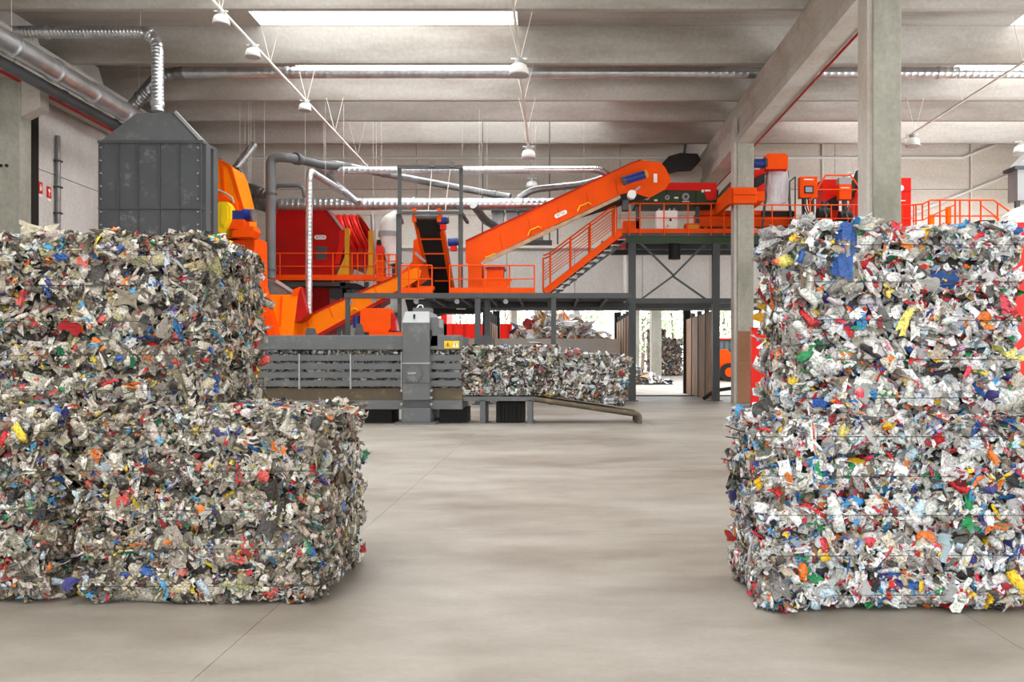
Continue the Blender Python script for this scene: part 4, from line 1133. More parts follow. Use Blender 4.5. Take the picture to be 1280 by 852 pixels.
for x in (1165, 1236):
    MB().box((ux(x, 29) - 0.07, 29.1, 0.0), (ux(x, 29) + 0.07, 29.25, Zs)).box((ux(x, 29) - 0.07, 30.0, 0), (ux(x, 29) + 0.07, 30.15, Zs)).build('leg', STEEL, fs_)
for k in range(14):
    p = U(1242, 290, 29).lerp(Vector((ux(1242, 29) + 6.0, 29.0, 0.3)), k / 13)
    MB().box((p.x, 29.05, p.z), (p.x + 0.3, 30.15, p.z + 0.04)).build('tread', GALVD, fs_)
MB().pbox(1163, 268, 1168, 284, 29.1, 0.2).pbox(1185, 258, 1189, 284, 29.1, 0.2).build('amber_post', LIT_ORANGE, fs_)
MB().pbox(1225, 275, 1244, 286, 31, 0.6).build('dark_tray', BLACK, fs_)

gh = thing('suction_hood', 'grey sheet suction hood at the right photo edge', 'hood', (ux(1290, 26), 26.5, 0))
MB().pprism([(1270, 209), (1290, 188), (1330, 188), (1350, 209)], 26, 0.6).build('hood_cone', LGREY, gh)
MB().pbox(1269, 207, 1350, 211, 25.95, 0.7).build('hood_rim', STEEL, gh)
MB().pbox(1272, 211, 1348, 250, 26.02, 0.56).build('hood_skirt', LGREY, gh)
MB().cyl(U(1305, 189, 26.3), U(1305, 120, 26.3), 0.3, 16).build('exhaust_duct', GALV, gh)
for x in (1275, 1345):
    MB().box((ux(x, 26) - 0.06, 26.1, 0.0), (ux(x, 26) + 0.06, 26.22, uz(250, 26))).build('leg', STEEL, gh)
wt = thing('white_container', 'white and red rounded container below the suction hood', 'container', (ux(1280, 25), 25.6, 0))
MB().pprism([(1250, 290), (1262, 268), (1278, 257), (1340, 257), (1340, 290)], 25, 0.5).build('white_top', WHITE, wt)
MB().pprism([(1256, 512), (1256, 292), (1270, 278), (1340, 276), (1340, 512)], 24.9, 0.7).build('red_body', REDB, wt)
rx = thing('red_machine_leg', 'red steel panel seen between the brown column and the right bales', 'panel', (ux(946, 27), 27.1, 0))
MB().box((ux(940, 27), 27, 0.0), (ux(985, 27), 27.25, uz(411, 27))).build('panel_sheet', REDB, rx)
MB().box((ux(939, 27), 26.95, uz(411, 27)), (ux(986, 27), 27.3, uz(409, 27))).build('panel_rim', RED, rx)

# ------------------------------------------------------------------ left machinery
DH = 22.4
ho = thing('dust_hopper', 'large charcoal sheet-metal hopper with tapered roof at left', 'hopper', (ux(190, DH), DH + 0.5, 0))
hx0, hx1 = ux(125, DH), ux(252, DH); hy0, hy1 = DH, DH + 0.85
zt, zb_ = uz(177, DH), uz(330, DH)
MB().box((hx0, hy0, zb_), (hx1, hy1, zt)).build('shell', DGREY, ho)
cxs = [125, 149, 173, 200, 225, 252]
for k in range(5):
    for z0, z1 in ((uz(259.5, DH), zt - 0.03), (zb_, uz(261.5, DH))):
        MB().box((ux(cxs[k], DH) + 0.025, hy0 - 0.02, z0), (ux(cxs[k + 1], DH) - 0.025, hy0 + 0.01, z1)).build('sheet_panel', DGREY, ho)
for x in cxs:
    MB().box((ux(x, DH) - 0.02, hy0 - 0.05, zb_), (ux(x, DH) + 0.02, hy0, zt)).build('stiffener', STEEL, ho)
MB().box((hx0 - 0.03, hy0 - 0.06, uz(261.5, DH)), (hx1 + 0.05, hy1 + 0.04, uz(259.5, DH))).build('belt_flange', STEEL, ho)
MB().box((hx0 - 0.04, hy0 - 0.06, zt - 0.05), (hx1 + 0.06, hy1 + 0.05, zt + 0.03)).build('roof_flange', STEEL, ho)
tx0, tx1, tz = ux(166, DH), ux(214, DH), uz(138, DH)
MB().add([(hx0, hy0, zt), (hx1, hy0, zt), (hx1, hy1, zt), (hx0, hy1, zt), (tx0, hy0 + 0.22, tz), (tx1, hy0 + 0.22, tz), (tx1, hy1 - 0.1, tz), (tx0, hy1 - 0.1, tz)],
         [(0, 1, 5, 4), (1, 2, 6, 5), (2, 3, 7, 6), (3, 0, 4, 7), (4, 5, 6, 7), (0, 3, 2, 1)]).build('tapered_roof', GREY, ho)
MB().bar((hx1 + 0.02, hy0 - 0.02, zt + 0.02), (tx1 + 0.02, hy0 + 0.2, tz + 0.02), 0.06, 0.08).build('roof_edge', LGREY, ho)
for k in range(7):
    z = uz(185 + k * 16, DH)
    for x in (hx0 + 0.05, hx1 - 0.08):
        MB().cyl((x, hy0 - 0.07, z), (x, hy0, z), 0.022, 6).build('bolt', LGREY, ho)
MB().box((hx1 - 0.02, hy0 + 0.05, zb_), (hx1 + 0.1, hy0 + 0.35, zt - 0.05)).box((hx1 - 0.02, hy1 - 0.3, zb_), (hx1 + 0.1, hy1, zt - 0.05)).build('corner_channel', STEEL, ho)
for x in (hx0 + 0.15, hx1 - 0.15):
    for yy in (hy0 + 0.1, hy1 - 0.2):
        MB().box((x - 0.1, yy, 0), (x + 0.1, yy + 0.15, zb_)).build('leg', STEEL, ho)

oc = thing('feed_chute', 'brightly lit orange sheet chute with yellow guard and blue motor beside the hopper', 'chute', (ux(290, 27), 27.5, 0))
MB().pprism([(262, 194), (265, 194), (288, 207), (293, 218), (304, 262), (306, 300), (262, 300)], 27.2, 1.2).build('chute_casing', LIT_ORANGE, oc)
for a, c_ in (((277, 201), (280, 240)), ((265, 195), (288, 207)), ((288, 207), (304, 262)), ((265, 238), (293, 256))):
    MB().bar(U(*a, 27.17), U(*c_, 27.17), 0.07, 0.05).build('casing_rib', ORANGE, oc)
MB().pprism([(265, 238), (270, 237), (296, 255), (298, 268), (265, 268)], 27.0, 0.25).build('inner_plate', ORANGE, oc)
MB().tube([U(268, 236, 27.0), U(281, 241, 27.0), U(290, 247, 27.0), U(292, 254, 27.0)], 0.035, 8).build('cable_hose', LGREY, oc)
g1 = MB().pprism([(269, 258), (274, 252), (284, 252), (288, 258), (288, 276), (281, 292), (274, 291), (269, 282)], 26.6, 0.4).build('drive_guard', YEL, oc)
MB().pprism([(277, 256), (284, 257), (285, 274), (280, 284), (276, 278)], 26.56, 0.05).build('guard_face', YEL, g1)
c = U(278, 271, 26.54)
MB().pbox(289, 263, 304, 274, 26.75, 0.4).build('motor_body', BLUE, oc)
p = U(304, 268.5, 26.95)
MB().cyl(p, p + Vector((0.3, 0, -0.02)), 0.2, 16).build('motor_fan', BLUE, oc)
MB().cyl(p + Vector((0.3, 0, -0.02)), p + Vector((0.36, 0, -0.02)), 0.21, 16).build('fan_cowl', GALVD, oc)
MB().pbox(286, 274, 305, 286, 26.7, 0.5).build('motor_base', ORANGE, oc)
MB().pprism([(290, 288), (316, 282), (318, 288), (314, 296), (290, 296)], 26.6, 0.6).build('lower_lip', ORANGE, oc)
MB().pprism([(262, 300), (318, 296), (322, 508), (262, 508)], 27.2, 1.2).build('lower_casing', ORANGE, oc)

# foil hoses behind
duct('foil_hose', 'crinkled aluminium hose curling behind the brightly lit orange chute', [U(297, 215, 30.5), U(303, 235, 30.0), U(318, 238, 29.8), U(335, 246, 29.8)], 0.22, FOIL, 0.4, 0.12, 'hose')
duct('foil_hose', 'wide aluminium hose elbow beside the dark standpipe', [U(308, 262, 30.3), U(312, 248, 30.0), U(332, 256, 29.8), U(345, 258, 29.8)], 0.26, FOIL, 0.4, 0.12, 'hose')

# lower orange chute and dark hood
lc = thing('transfer_chute', 'brightly lit orange transfer chute under the dark hood behind the baler', 'chute', (ux(355, 29), 29.4, 0))
MB().pprism([(334, 368), (372, 368), (366, 420), (334, 420)], 28.4, 0.9).build('chute_front', LIT_ORANGE, lc)
MB().bar(U(352, 370, 28.37), U(350, 408, 28.37), 0.05, 0.05).build('chute_rib', ORANGE, lc)
MB().pprism([(366, 368), (376, 358), (384, 392), (377, 400), (366, 404)], 28.45, 0.7).build('chute_cheek', RED, lc)
MB().pprism([(366, 362), (375, 358), (372, 368), (364, 370)], 28.35, 0.3).build('cheek_edge', ORANGE, lc)
MB().bar(U(325, 350, 28.2), U(343, 420, 28.2), 0.28, 0.4).build('slanted_beam', ORANGE, lc)
MB().bar(U(330, 366, 28.05), U(345, 420, 28.05), 0.07, 0.07).build('beam_edge', LIT_ORANGE, lc)
MB().pprism([(316, 380), (328, 374), (342, 420), (316, 420)], 28.3, 0.3).build('side_sheet', ORANGE, lc)
MB().pprism([(300, 420), (372, 420), (372, 500), (300, 500)], 28.4, 0.9).build('lower_body', ORANGE, lc)

sp = thing('standpipe', 'dark grey vertical suction pipe bending right at the top', 'pipe', (ux(338, 28.6), 28.8, uz(365, 28.6)))
pth = fillet([U(338.5, 348, 28.8), U(338.5, 196, 28.8), U(362, 197, 28.8), U(376, 200, 29.4)], 0.5)
MB().tube(pth, 0.165, 16).build('pipe', GREY, sp)
MB().tube([U(372, 199, 29.3), U(402, 206, 30.5), U(440, 209, 32)], 0.15, 12).build('horizontal_run', STEEL, sp)
for (x, y) in ((338.5, 243), (338.5, 338)):
    p = U(x, y, 28.8)
    MB().cyl(p, p + Vector((0, 0, 0.05)), 0.2, 16).build('pipe_flange', STEEL, sp)
MB().cyl(U(369, 198, 29.05), U(373, 199, 29.25), 0.21, 16).build('pipe_flange', STEEL, sp)
MB().add([U(333, 350, 28.6), U(345, 350, 28.6), U(369, 368, 28.6), U(333, 370, 28.6)] + [U(333, 350, 28.6) + Vector((0, 0.5, 0)), U(345, 350, 28.6) + Vector((0, 0.5, 0)), U(369, 368, 28.6) + Vector((0, 0.7, 0)), U(333, 370, 28.6) + Vector((0, 0.7, 0))],
         [(0, 1, 2, 3), (7, 6, 5, 4), (0, 4, 5, 1), (1, 5, 6, 2), (2, 6, 7, 3), (3, 7, 4, 0)]).build('flared_hood', GREY, sp)
MB().bar(U(345, 351, 28.58), U(369, 366, 28.58), 0.06, 0.1).build('hood_lip', LGREY, sp)
MB().tube(fillet([U(340, 252, 29.5), U(342, 232, 29.5), U(378, 232, 29.5), U(381, 246, 29.5)], 0.3), 0.07, 10).build('bypass_loop', GREY, sp)

# lower inclined conveyor
DL = 29.35
li = thing('lower_conveyor', 'brightly lit orange inclined conveyor rising right behind the baler top', 'conveyor', (ux(420, DL), DL + 0.5, 0.0))
MB().pprism([(343, 420), (350, 410), (430, 373), (500, 343), (520, 334), (527, 338), (524, 348), (510, 357), (490, 366), (392, 420)], DL, 0.06).build('side_plate', LIT_ORANGE, li)
MB().pprism([(343, 420), (350, 410), (430, 373), (500, 343), (520, 334), (527, 338), (524, 348), (510, 357), (490, 366), (392, 420)], DL + 1.0, 0.06).build('side_plate', LIT_ORANGE, li)
MB().pprism([(352, 414), (500, 346), (518, 338), (520, 344), (500, 356), (395, 412)], DL + 0.06, 0.94).build('belt_body', BLACK, li)
MB().pprism([(348, 410), (430, 372), (500, 342), (500, 344), (430, 374.5), (350, 412)], DL - 0.03, 1.12).build('top_flange', RED, li)
MB().pprism([(392, 420), (490, 366), (515, 355), (515, 358), (492, 370), (400, 421)], DL - 0.02, 1.1).build('lower_flange', RED, li)
for (x, y) in ((353, 410), (381, 398), (411, 386), (466, 357)):
    MB().bar(U(x, y - 3, DL - 0.01), U(x + 5, y + 10, DL - 0.01), 0.02, 0.03).build('plate_seam', ORANGE, li)
MB().tube([U(436, 396, DL - 0.04), U(438, 388, DL - 0.04), U(443, 385, DL - 0.04), U(447, 387, DL - 0.04)], 0.025, 6).build('yellow_cable', YEL, li)
MB().pprism([(502, 340), (516, 326), (526, 322), (530, 336), (520, 350), (502, 352)], DL + 1.1, 0.5).build('head_cover', ORANGE, li)
MB().bar(U(524, 360, DL - 0.1), U(543, 360, DL - 0.1), 0.2, 0.14).build('head_frame', ORANGE, li)
for x in (420, 470):
    MB().box((ux(x, DL), DL + 0.1, 0.0), (ux(x + 4, DL), DL + 0.25, uz(404 if x < 440 else 378, DL))).build('support_leg', STEEL, li)
bo = thing('drive_box', 'orange drive box with blue motor behind the baler top beam', 'box', (ux(468, 27.5), 27.8, 0))
MB().pprism([(450, 388), (454, 385), (486, 385), (488, 390), (488, 410), (484, 415), (456, 415), (450, 408)], 27.5, 0.7).build('box_body', ORANGE, bo, bevel=0.01)
MB().pprism([(488, 390), (494, 398), (496, 413), (488, 413)], 27.6, 0.5).build('box_wing', RED, bo)
p = U(446, 402, 27.8)
MB().cyl(p - Vector((0, 0, 0.2)), p + Vector((0, 0, 0.2)), 0.13, 12).build('motor', BLUE, bo)
MB().pprism([(442, 420), (446, 404), (450, 404), (454, 420)], 27.4, 0.2).build('guard_plate', STEEL, bo)
MB().pbox(461, 415, 504, 424, 27.4, 0.6).build('base_rail', ORANGE, bo)
MB().box((ux(455, 27.6), 27.6, 0.0), (ux(460, 27.6), 27.75, uz(415, 27.6))).box((ux(482, 27.6), 27.6, 0.0), (ux(487, 27.6), 27.75, uz(415, 27.6))).build('stand', STEEL, bo)
MB().pbox(488, 366, 497, 390, 29.0, 0.3).build('grey_panel', LGREY, None, 'pale grey panel behind the platform post over the drive box', 'panel')

# red drum screen
DR = 32.2
dr = thing('drum_screen', 'large red drum screen housing with ribbed rounded end and badge', 'machine', (ux(400, DR), DR + 1.4, 0))
MB().pprism([(338, 262), (410, 262), (430, 288), (430, 305), (416, 349), (338, 349)], DR, 2.6).build('main_housing', RED, dr)
MB().bar(U(410, 262, DR - 0.02), U(429, 287, DR - 0.02), 0.05, 0.08).build('bright_edge', LGREY, dr)
MB().pprism([(424, 288), (430, 287), (432, 303), (424, 330), (418, 330), (424, 304)], DR - 0.05, 0.1).build('corner_trim', REDB, dr)
MB().pbox(395, 308, 408, 324, DR - 0.02, 0.04).build('inspection_hatch', STEEL, dr)
# rounded end: three curved shells
def shell(x0, x1, x0t, x1t, nm):
    m = MB(); V = []; Fq = []
    n = 12
    for k in range(n + 1):
        a = math.pi * k / n                           # front foot over the top to the back foot
        y = DR + 1.3 - 1.3 * math.cos(a)
        s_ = math.sin(a) ** 0.8 if a not in (0, math.pi) else 0
        z = uz(310, DR) + (uz(262, DR) - uz(310, DR)) * s_
        f = s_
        V += [(ux(x0 + (x0t - x0) * f, DR), y, z), (ux(x1 + (x1t - x1) * f, DR), y, z)]
    for k in range(n): Fq.append((2 * k, 2 * k + 1, 2 * k + 3, 2 * k + 2))
    return m.add(V, Fq, True)
for k in range(3):
    a, b_ = 438.5 + k * 8.4, 438.5 + k * 8.4 + 7.6
    o = shell(a, b_, a - 24, b_ - 26, 'x').build('curved_cover', REDB, dr)
    md = o.modifiers.new('thick', 'SOLIDIFY'); md.thickness = 0.06
    MB().pbox(a, 309.5, b_, 334, DR + 0.04, 2.5).build('lower_panel', RED, dr)
for k in range(4):
    x = 438 + k * 8.4 - 0.5
    o = shell(x - 0.5, x + 0.9, x - 25, x - 23.4, 'x').build('cover_rib', RED, dr)
    md = o.modifiers.new('thick', 'SOLIDIFY'); md.thickness = -0.09; md.offset = 0
for x0_, y0_ in ((432, 286), (461.5, 289)):
    MB().box((ux(x0_, DR), DR - 0.15, uz(350, DR)), (ux(x0_ + 5.5, DR), DR + 0.15, uz(y0_, DR))).build('yellow_stand', MUST, dr)
MB().pprism([(432, 318), (432, 346), (420, 346)], DR - 0.1, 0.1).build('gusset', MUST, dr)
MB().pprism([(461, 328), (461, 349), (456, 349)], DR - 0.1, 0.1).build('gusset', MUST, dr)
badge(dr, U(400.5, 296.5, DR), 0.46, 0.17, 0)
MB().pbox(338, 352, 432, 357, DR - 0.6, 3.6).build('base_frame', STEEL, dr)
MB().pprism([(425, 353), (446, 354), (454, 358), (425, 360)], DR - 0.6, 1.0).build('base_nose', BLACK, dr)
MB().pbox(384, 357, 412, 420, DR + 0.4, 1.6).build('under_casing', RED, dr)
MB().pbox(412, 360, 440, 372, DR, 0.4).build('under_beam', STEEL, dr)
for x in (346, 376, 428, 455):
    MB().box((ux(x, DR), DR, 0), (ux(x + 5, DR), DR + 0.2, uz(352, DR))).build('leg', STEEL, dr)
MB().pbox(338, 346, 470, 350, DR - 0.75, 0.2).build('edge_board', ORANGE, dr)
railing('guard_rail', 'orange guard rail in front of the red drum screen', px_pts([344, 350, 416, 440, 447, 456, 468], DR - 0.7, uz(349, DR - 0.7)), h=0.98)
railing('guard_rail', 'orange guard rail right of the drum screen in front of the white tank', px_pts([471, 478, 486, 495], DR - 1.2, uz(351, DR - 1.2)), h=0.98, mids=3)

tk = thing('white_duct_elbow', 'white rounded tank end with grey band behind the platform post', 'tank', (ux(495, 31.8), 32.2, uz(330, 31.8)))
V = []
pth = fillet([U(500, 270, 32), U(489, 278, 32), U(487, 300, 32), U(494, 330, 32)], 0.6)
MB().tube(pth, [0.30 + 0.12 * math.sin(math.pi * i / (len(pth) - 1)) for i in range(len(pth))], 18).build('tank_body', WHITE, tk)
p0, p1 = U(487.3, 290, 32), U(487.1, 296, 32)
MB().cyl(p0, p1, 0.435, 18).build('grey_band', LGREY, tk)
MB().cyl(U(494, 330, 32), Vector((ux(494, 32), 32, 0.0)), 0.12, 10).build('support_post', STEEL, tk)
rbx = thing('red_gear_unit', 'small red gear unit between the drum screen and the white tank', 'machine', (ux(475, 31.8), 32, 0))
MB().pbox(470, 303, 480, 350, 31.9, 0.4).build('gear_body', ORANGE, rbx)
MB().cyl(U(475, 300, 31.9), U(475, 306, 31.9), 0.12, 12).build('gear_head', BLACK, rbx)
MB().cyl(U(475, 312, 31.7), U(475, 312, 32.0), 0.16, 12).build('gear_cover', REDB, rbx)
MB().box((ux(471, 31.9), 32, 0), (ux(479, 31.9), 32.2, uz(349, 31.9))).build('gear_stand', STEEL, rbx)

# ------------------------------------------------------------------ ducts
duct('ventilation_duct', 'galvanised roof duct bending down into the charcoal hopper', [U(-60, 40, DH + 0.4), U(204, 40, DH + 0.4), U(196, 140, DH + 0.4)][:1] + [U(197, 40, DH + 0.4), U(197, 139, DH + 0.4)], 0.16, GALV, 0.55, 0.10, collars=(0.35, 0.72, 0.98))
duct('ventilation_duct', 'wide dull duct running along the left wall under the roof', [(-13.0, 6, 9.05), (-13.0, 26.3, 9.05)], 0.27, GALV, 0.5, 0.9, collars=(0.5, 0.7, 0.8, 0.9, 0.99))
duct('ventilation_duct', 'second wall duct beside and below the first on the left', [(-13.4, 6, 8.72), (-13.4, 27.4, 8.72)], 0.15, STEEL, 0.5, 0.9, collars=(0.8, 0.95))
duct('ventilation_duct', 'dull branch duct rising behind the hopper to the roof duct', [U(160, 140, 27.2), U(176, 122, 27.2), U(198, 95, 27.2), U(230, 91, 27.2)], 0.2, GALVD, 0.6, 0.3, collars=(0.3,))
duct('ventilation_duct', 'long galvanised duct crossing the whole roof between the beams', [(ux(215, 27.2), 27.2, uz(91, 27.2)), (20.5, 27.2, uz(91, 27.2))], 0.175, GALV, 0.5, 0.22, collars=(0.12, 0.27, 0.44, 0.55, 0.7, 0.76))
duct('ventilation_duct', 'slim galvanised downpipe falling past the red drum to the chute', [U(440, 246, 31.5), U(388, 214, 28.9), U(386.5, 222, 28.9), U(386, 392, 28.9)], 0.115, GALV, 0.3, 0.14)
duct('ventilation_duct', 'wide horizontal galvanised duct above the red drum screen', [U(300, 255, 31.0), U(735, 255, 31.0)], 0.22, GALV, 0.5, 0.2, collars=(0.2, 0.5, 0.8))
duct('ventilation_duct', 'straight upper galvanised duct ending in a bend near the conveyor head', [U(404, 213, 31.3), U(750, 212, 31.3), U(764, 222, 31.5)], 0.135, GALV, 0.25, 0.2, collars=(0.05, 0.95))
duct('ventilation_duct', 'oblique galvanised duct behind the hoist frame sloping down right', [U(415, 204, 31.9), U(480, 217, 31.9), U(612, 242, 31.7), U(638, 246, 31.5)], 0.13, GALVD, 0.3, 0.25, collars=(0.3, 0.92))
duct('ventilation_duct', 'short dull duct meeting the wide duct left of the big conveyor', [U(648, 248, 31.6), U(665, 237, 31.6), U(730, 230, 32.0), U(770, 218, 32.2)], 0.13, GALVD, 0.3, 0.25, collars=(0.5,))
duct('ventilation_duct', 'slanted galvanised duct leaving the roof behind the standpipe', [U(398, 210, 31.8), U(448, 254, 30.4)], 0.12, GALV, 0.3, 0.2)
duct('ventilation_duct', 'slanted dull pipe coming down behind the charcoal hopper', [U(318, 180, 32), U(294, 212, 31.6)], 0.15, GALV, 0.3, 0.3, collars=(0.6,))
duct('ventilation_duct', 'pale vertical pipe at the right end of the red drum', [U(466, 268, 32.6), U(468, 330, 32.6)], 0.09, GALV, 0.3, 0.3)
fl = thing('filter_boxes', 'row of grey filter boxes under the wide duct behind the big conveyor', 'filter', (ux(640, 33), 33.2, uz(300, 33)))
for x in (622, 640, 656, 672):
    MB().pbox(x - 7, 262, x + 7, 300, 33, 0.6).build('filter_unit', GALVD, fl)
    MB().pbox(x - 8, 262, x + 8, 265, 32.95, 0.7).build('unit_rim', STEEL, fl)
MB().pbox(600, 300, 690, 303, 32.9, 0.8).build('shelf', STEEL, fl)
for x in (603, 687): MB().tube([U(x, 301, 33.3), (ux(x, 33.3), 33.3, ZB + 0.9)], 0.03, 6).build('hanger_rod', STEEL, fl)
duct('ventilation_duct', 'grey duct slanting down from the wide duct behind the hoist frame', [U(592, 256, 30.6), U(606, 275, 31.5), U(622, 285, 32.6)], 0.15, GALVD, 0.3, 0.3)

# thin white pipes on the back wall
for lb, pts in (('thin white water pipe along the back wall left of the girder', [U(310, 198, 36.92), U(872, 196.5, 36.92)]),
                ('thin white water pipe along the back wall right of the girder', [U(944, 197, 36.92), U(1203, 197, 36.92), U(1246, 180, 36.92)])):
    MB().tube([Vector(p) for p in pts], 0.07, 8).build('water_pipe', WHITE, None, lb, 'pipe')
MB().tube([U(1138, 268, 36.92), U(1268, 216, 36.92)], 0.07, 8).build('water_pipe', WHITE, None, 'slanted white pipe crossing the right back wall', 'pipe')
for x, lb in ((1028, 'thin vertical white pipe right of the bagging hood'), (1214, 'thin vertical white pipe at the far right stairs')):
    MB().tube([U(x, 178, 36.94), U(x, 300, 36.94)], 0.045, 8).build('water_pipe', WHITE, None, lb, 'pipe')
gp = thing('wall_pipe', 'white drop pipe behind the deck leg beside the stairs', 'pipe', U(781, 305, 36.6))
MB().tube([U(781, 305, 36.93), U(781, 366, 36.93)], 0.08, 8).build('pipe', WHITE, gp)
MB().pbox(690, 374.5, 776, 377.5, 36.75, 0.25).build('strip_lamp', WHITE, None, 'long white strip lamp under the platform by the open bays', 'lamp')

# ------------------------------------------------------------------ lamps on rails
def high_bay(label, x, D, zr, group=None, s=1.0):
    t = thing('high_bay_lamp', label, 'lamp', (x, D, zr - 0.46 * s), group)
    MB().tube([(x, D, zr), (x, D, zr - 0.1 * s)], 0.02, 6).build('rod', CABLE, t)
    MB().cyl((x, D, zr - 0.2 * s), (x, D, zr - 0.05 * s), 0.11 * s, 14).build('ballast', LGREY, t)
    prof = [(0.10, -0.18), (0.18, -0.22), (0.22, -0.32), (0.235, -0.44)]
    V = []; Fq = []
    for rr, zz in prof:
        for k in range(20): V.append((x + rr * s * math.cos(2 * math.pi * k / 20), D + rr * s * math.sin(2 * math.pi * k / 20), zr + zz * s))
    for j in range(3):
        for k in range(20): Fq.append((j * 20 + k, j * 20 + (k + 1) % 20, (j + 1) * 20 + (k + 1) % 20, (j + 1) * 20 + k))
    o = MB().add(V, Fq, True).build('reflector', WHITE, t)
    o.modifiers.new('thick', 'SOLIDIFY').thickness = 0.015
    MB().cyl((x, D, zr - 0.46 * s), (x, D, zr - 0.435 * s), 0.245 * s, 20).build('lens_ring', LGREY, t)
    MB().box((x - 0.2 * s, D - 0.03, zr - 0.06 * s), (x + 0.2 * s, D + 0.03, zr - 0.03 * s)).build('cross_arm', CABLE, t)
    return t
def light_rail(label, X, Z, y0, y1):
    t = thing('light_rail', label, 'rail', (X, (y0 + y1) / 2, Z))
    MB().bar((X, y0, Z), (X, y1, Z), 0.06, 0.05).build('rail_bar', CABLE, t)
    k = y0 + 1
    while k < y1:
        MB().tube([(X, k, Z), (X + 0.35, k, ZB + 0.3)], 0.008, 5).build('hanger_wire', CABLE, t)
        MB().tube([(X, k, Z), (X - 0.35, k, ZB + 0.3)], 0.008, 5).build('hanger_wire', CABLE, t)
        k += 3.3
Zr = HC + 8.0
XL, XM, XR_ = -425 / 455 * 8.0, -0.86, 12.5
light_rail('thin white lighting rail running into the hall at left', XL, Zr, 8, 34.5)
light_rail('thin white lighting rail hanging in the middle of the hall', XM, Zr, 8, 36.5)
light_rail('thin lighting rail on the right beyond the near column', XR_, Zr, 8, 36)
for D, lb in ((18.9, 'high-bay lamp cut by the top photo edge at left'), (20.9, 'high-bay lamp below the left rail near the bright roof light'), (25.3, 'high-bay lamp on the left rail below the long roof duct'), (33.4, 'high-bay lamp at the far end of the left rail')):
    high_bay(lb, XL, D, Zr, s=0.75)
for D, lb in ((21.8, 'white high-bay lamp hanging near the bright roof light in the middle'), (30.6, 'smaller white high-bay lamp further down the middle rail'), (35.8, 'farthest high-bay lamp of the middle rail above the wide duct')):
    high_bay(lb, XM, D, Zr, s=1.05)
for D, lb in ((29.0, 'high-bay lamp on the right rail beside the near column'), (34.8, 'high-bay lamp at the far end of the right rail')):
    high_bay(lb, XR_, D, Zr)
high_bay('high-bay lamp at the right photo edge above the suction hood', ux(1276, 29), 29, uz(176, 29))
MB().tube([U(870, 190, 35), U(890, 205, 34.5), U(900, 225, 34)], [0.5, 0.6, 0.4], 10).build('black_hose_bundle', BLACK, None, 'dark fabric hood under the roof behind the conveyor head', 'hood') if False else None
dh = thing('dark_hood', 'black sheet hood under the roof right of the conveyor head', 'hood', U(852, 205, 34.6))
MB().pprism([(826, 206), (836, 195), (850, 191), (872, 192), (876, 200), (868, 208), (850, 209), (838, 212)], 34.3, 0.8).build('hood_body', BLACK, dh)
MB().tube([U(855, 195, 34.6), (ux(857, 34.6), 34.6, ZB + 0.05)], 0.06, 8).build('hood_pipe', STEEL, dh)

# ------------------------------------------------------------------ storage bay partitions of boards between steel posts
def partition(label, X, y0, y1, zt, n):
    t = thing('board_partition', label, 'partition', (X, (y0 + y1) / 2, 0))
    st_ = (y1 - y0) / n
    for k in range(n):
        ya = y0 + k * st_
        for za, zb2 in ((0.03, zt * 0.52), (zt * 0.52 + 0.004, zt)):
            MB().box((X - 0.06, ya + 0.09, za), (X + 0.06, ya + st_ - 0.02, zb2)).build('board', WOOD, t)
        MB().box((X - 0.09, ya - 0.02, 0.0), (X + 0.09, ya + 0.09, 3.62)).build('post', STEEL if k else BLACK, t)
    MB().box((X - 0.16, y1 - 0.05, 0.0), (X + 0.16, y1 + 0.2, zl)).build('end_post', BLACK, t)
partition('brown board partition between the doorway and the right bay', 6.2, 31.9, 38.4, 3.42, 4)
partition('brown board partition left of the doorway', 3.22, 34.2, 41.0, 3.4, 5)
partition('narrow brown board partition left of the waste heap', -2.66, 33.2, 40.0, 3.2, 5)
MB().tube(fillet([U(879, 498.5, 31.65), U(893, 488, 31.65), U(922, 484, 31.65)], 1.0), 0.07, 10).build('black_hose', BLACK, None, 'thick black hose arching out from behind the brown column', 'hose')

# ------------------------------------------------------------------ outside under the canopy
YO = 37.3
gnd = thing('yard_ground', 'light concrete yard rising outside the open bays', 'ground', (0, 50, 0), kind='structure')
MB().xprism([(YO, -0.3), (YO, 0.0), (55, 0.62), (90, 0.8), (160, 0.8), (160, -0.3)], -60, 70).build('yard_surface', concrete('yard_concrete', (190, 184, 176)), gnd)
can = thing('canopy', 'concrete canopy roof over the yard outside the bays', 'canopy', (5, 52, 7), kind='structure')
MB().box((-16, 47.5, 7.6), (24, 60, 7.9)).build('canopy_slab', CONC_ROOF, can)
concrete_column(ux(815.5, 50), ux(827, 50), 50, 50.5, 7.6, 'concrete canopy column seen through the doorway')
concrete_column(ux(640, 50), ux(646, 50), 50, 50.5, 7.6, 'concrete canopy column behind the waste heap')
concrete_column(ux(795, 50), ux(799.5, 50), 50, 50.3, 7.6, 'thin concrete canopy post at the left jamb of the doorway')

